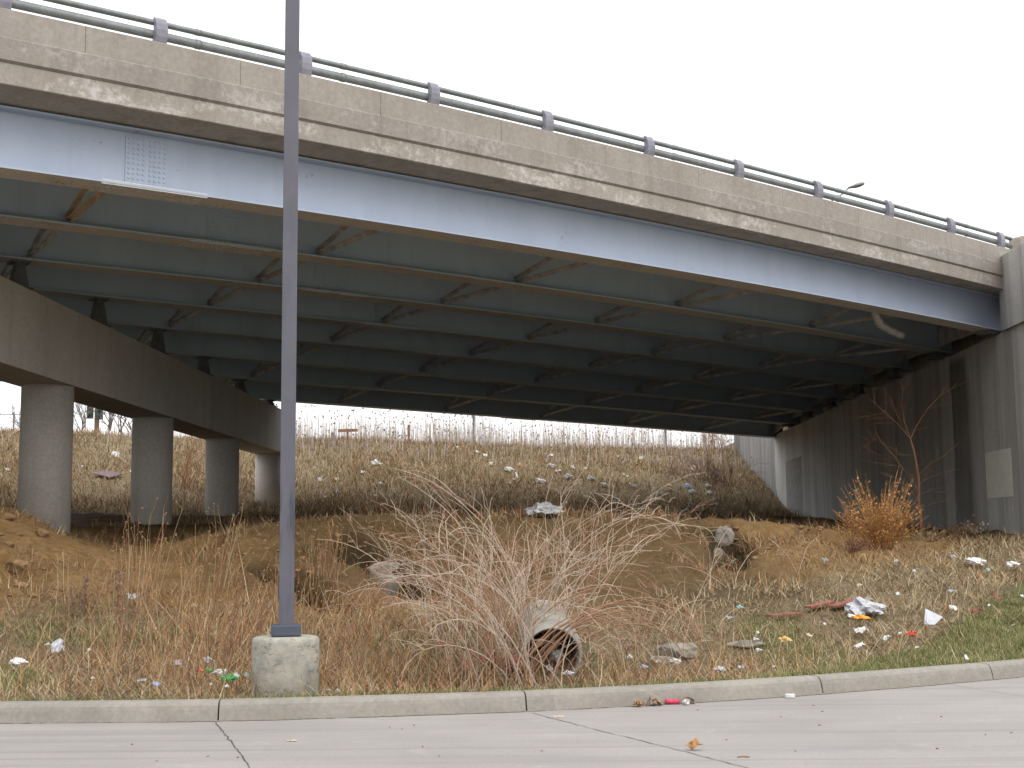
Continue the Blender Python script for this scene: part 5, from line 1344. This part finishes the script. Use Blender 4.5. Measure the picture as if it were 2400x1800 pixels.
for x, y, w_, k_, m_, lab, cat, asp in ((762, 995, 36, 'bag', 'white', 'round white foam cup between the pipe and the rubble', 'cup', .95), (945, 1022, 32, 'bag', 'white', 'small white and black lump left of the white strip', 'litter', .7), (1060, 1018, 66, 'sheet', 'white', 'white tilted strip before the large concrete lump', 'paper', .3), (855, 1062, 46, 'bag', 'bag', 'crumpled white paper near the kerb below the foam cup', 'paper', .7),
        (1345, 1078, 72, 'bag', 'bag', 'crumpled pale bag just behind the kerb below the rubble', 'plastic bag', .45), (400, 1040, 56, 'sheet', 'faded_red', 'faded red carton by the pipe mouth', 'carton', .5), (285, 1005, 84, 'bag', 'clear', 'grey plastic bag hanging in the pipe mouth', 'plastic bag', .9), (240, 1075, 32, 'bag', 'bag', 'pale plastic scrap at the bottom of the pipe mouth', 'litter', 1.6), (365, 1108, 70, 'bag', 'bag', 'pale bag flattened before the pipe mouth', 'plastic bag', .4)):
    px, py = ZK(x, y); litter(px, py, w_ * .3617, k_, m_, lab, cat, None, asp)
for x, y, w_, lab in ((1097, 1585, 40, 'faded red bag at the left foot of the bramble'), (1150, 1570, 42, 'faded red cloth in the middle of the bramble foot'), (1205, 1580, 44, 'faded red cloth at the right foot of the bramble')):
    litter(x, y, w_, 'bag', 'faded_red', lab, 'cloth', None, .8, name='red_cloth')

# things lying on the road and in the gutter
def at0(px, py, z=0.0): return flat_at(px, py, z)
P = at0(*ZK(1020, 1226)); wm = 88 * .3617 * P[1] / FOC
mb = MB(); rr = wm * .2
mb.lathe((0, 0, 0), [(0, 0), (rr * .8, 0), (rr, .01), (rr * .92, wm * .45), (rr * .6, wm * .5), (rr * .95, wm * .58), (rr, wm - .015), (rr * .82, wm), (0, wm)], 18, axis=frame_from((.97, .12, -.02)))
o = mb.build('drink_can', M['pink'], smooth=True); o.location = (P[0] - wm / 2, float(kerb_y(P[0])) - rr - .03, rr * .98); tag(o, 'crushed pinkish red can lying in the gutter', 'can')
P = at0(*ZK(1085, 1240)); wm = 40 * .3617 * P[1] / FOC
mb = MB(); mb.lathe((0, 0, 0), [(0, 0), (wm * .3, 0), (wm * .42, wm * 1.0), (wm * .38, wm * 1.0), (0, wm * .1)], 16, axis=frame_from((.6, -.75, .18)))
o = mb.build('paper_cup', M['white'], smooth=True); o.location = (P[0] + .02, float(kerb_y(P[0])) - .12, wm * .42); tag(o, 'small white paper cup against the red can', 'cup')
P = at0(*ZK(1802, 1205)); wm = 60 * .3617 * P[1] / FOC
mb = MB(); mb.box((0, 0, .02), (wm, .05, .035), bev=.006); o = mb.build('foam_block', M['white']); o.location = (P[0], min(P[1], float(kerb_y(P[0])) - .06), 0); tag(o, 'flat white foam block in the gutter right of the can', 'foam block')
P = at0(*ZK(300, 1333)); wm = 66 * .3617 * P[1] / FOC
mb = MB(); mb.box((0, 0, .008), (wm, .03, .014), bev=.003); o = mb.build('wood_chip', M['cardboard']); o.location = (P[0], P[1], 0); o.rotation_euler = (0, 0, .12); tag(o, 'pale wood chip on the road beside the slanting joint', 'wood chip')
P = at0(*ZK(1500, 1592)); wm = 76 * .3617 * P[1] / FOC
mb = MB(); mb.tube([(-wm / 2, 0, .006), (0, .006, .009), (wm / 2, -.004, .006)], .005, 6); o = mb.build('twig', M['twig']); o.location = (P[0], P[1], 0); tag(o, 'short brown twig on the road right of the dead leaf', 'twig')
P = at0(*ZK(1180, 1545)); me_ = sheet_mesh('leaf', .10, .07, .014, 5, 'leaf', .002, 6, 5); o = link('dead_leaf', me_); o.location = (P[0], P[1], .045); o.rotation_euler = (.5, -.5, .4); tag(o, 'curled orange brown dead leaf on the road', 'leaf')
P = at0(684, 1738); me_ = sheet_mesh('leaf', .07, .025, .004, 6, 'cardboard', .002, 5, 4); o = link('paper_scrap', me_); o.location = (P[0], P[1], .008); tag(o, 'flat tan scrap on the road below the lamp footing', 'litter')
for k_, (x, y) in enumerate(((905, 1238), (930, 1240), (880, 1245), (1130, 1238), (1155, 1240), (805, 1252))):
    P = at0(*ZK(x, y)); me_ = sheet_mesh('leaf', .09, .07, .018, 50 + k_, 'leaf' if k_ % 2 else 'grit', .002, 5, 5); o = link('dead_leaf', me_); o.location = (P[0], min(P[1], float(kerb_y(P[0])) - .05) - .05 * random.random(), .03); o.rotation_euler = (random.uniform(.2, .9), random.uniform(-.5, .5), random.uniform(0, 6))
    tag(o, 'small brown dead leaf gathered in the gutter by the red can', 'leaf', 'dead leaves in the gutter')
P = at0(*ZK(1610, 1075) ) 
for k_, (x, y, w_) in enumerate(((2230, 1560 - 1200 + 0, 0),)):
    pass
for k_ in range(26):                                            # crumbs of stone on the road
    P = at0(rnl.uniform(0, 2400), rnl.uniform(1650, 1790))
    if P[1] > float(kerb_y(P[0])) - .05: continue
    me_ = rock_mesh(rnl.uniform(.006, .014), rnl.uniform(.006, .012), rnl.uniform(.004, .008), 300 + k_, sub=1); me_.materials.append(M['rock' if k_ % 2 else 'brown_rock'])
    o = link('pebble', me_); o.location = (P[0], P[1], .005); tag(o, 'tiny pebble lying loose on the road slab', 'pebble', 'pebbles on the road')
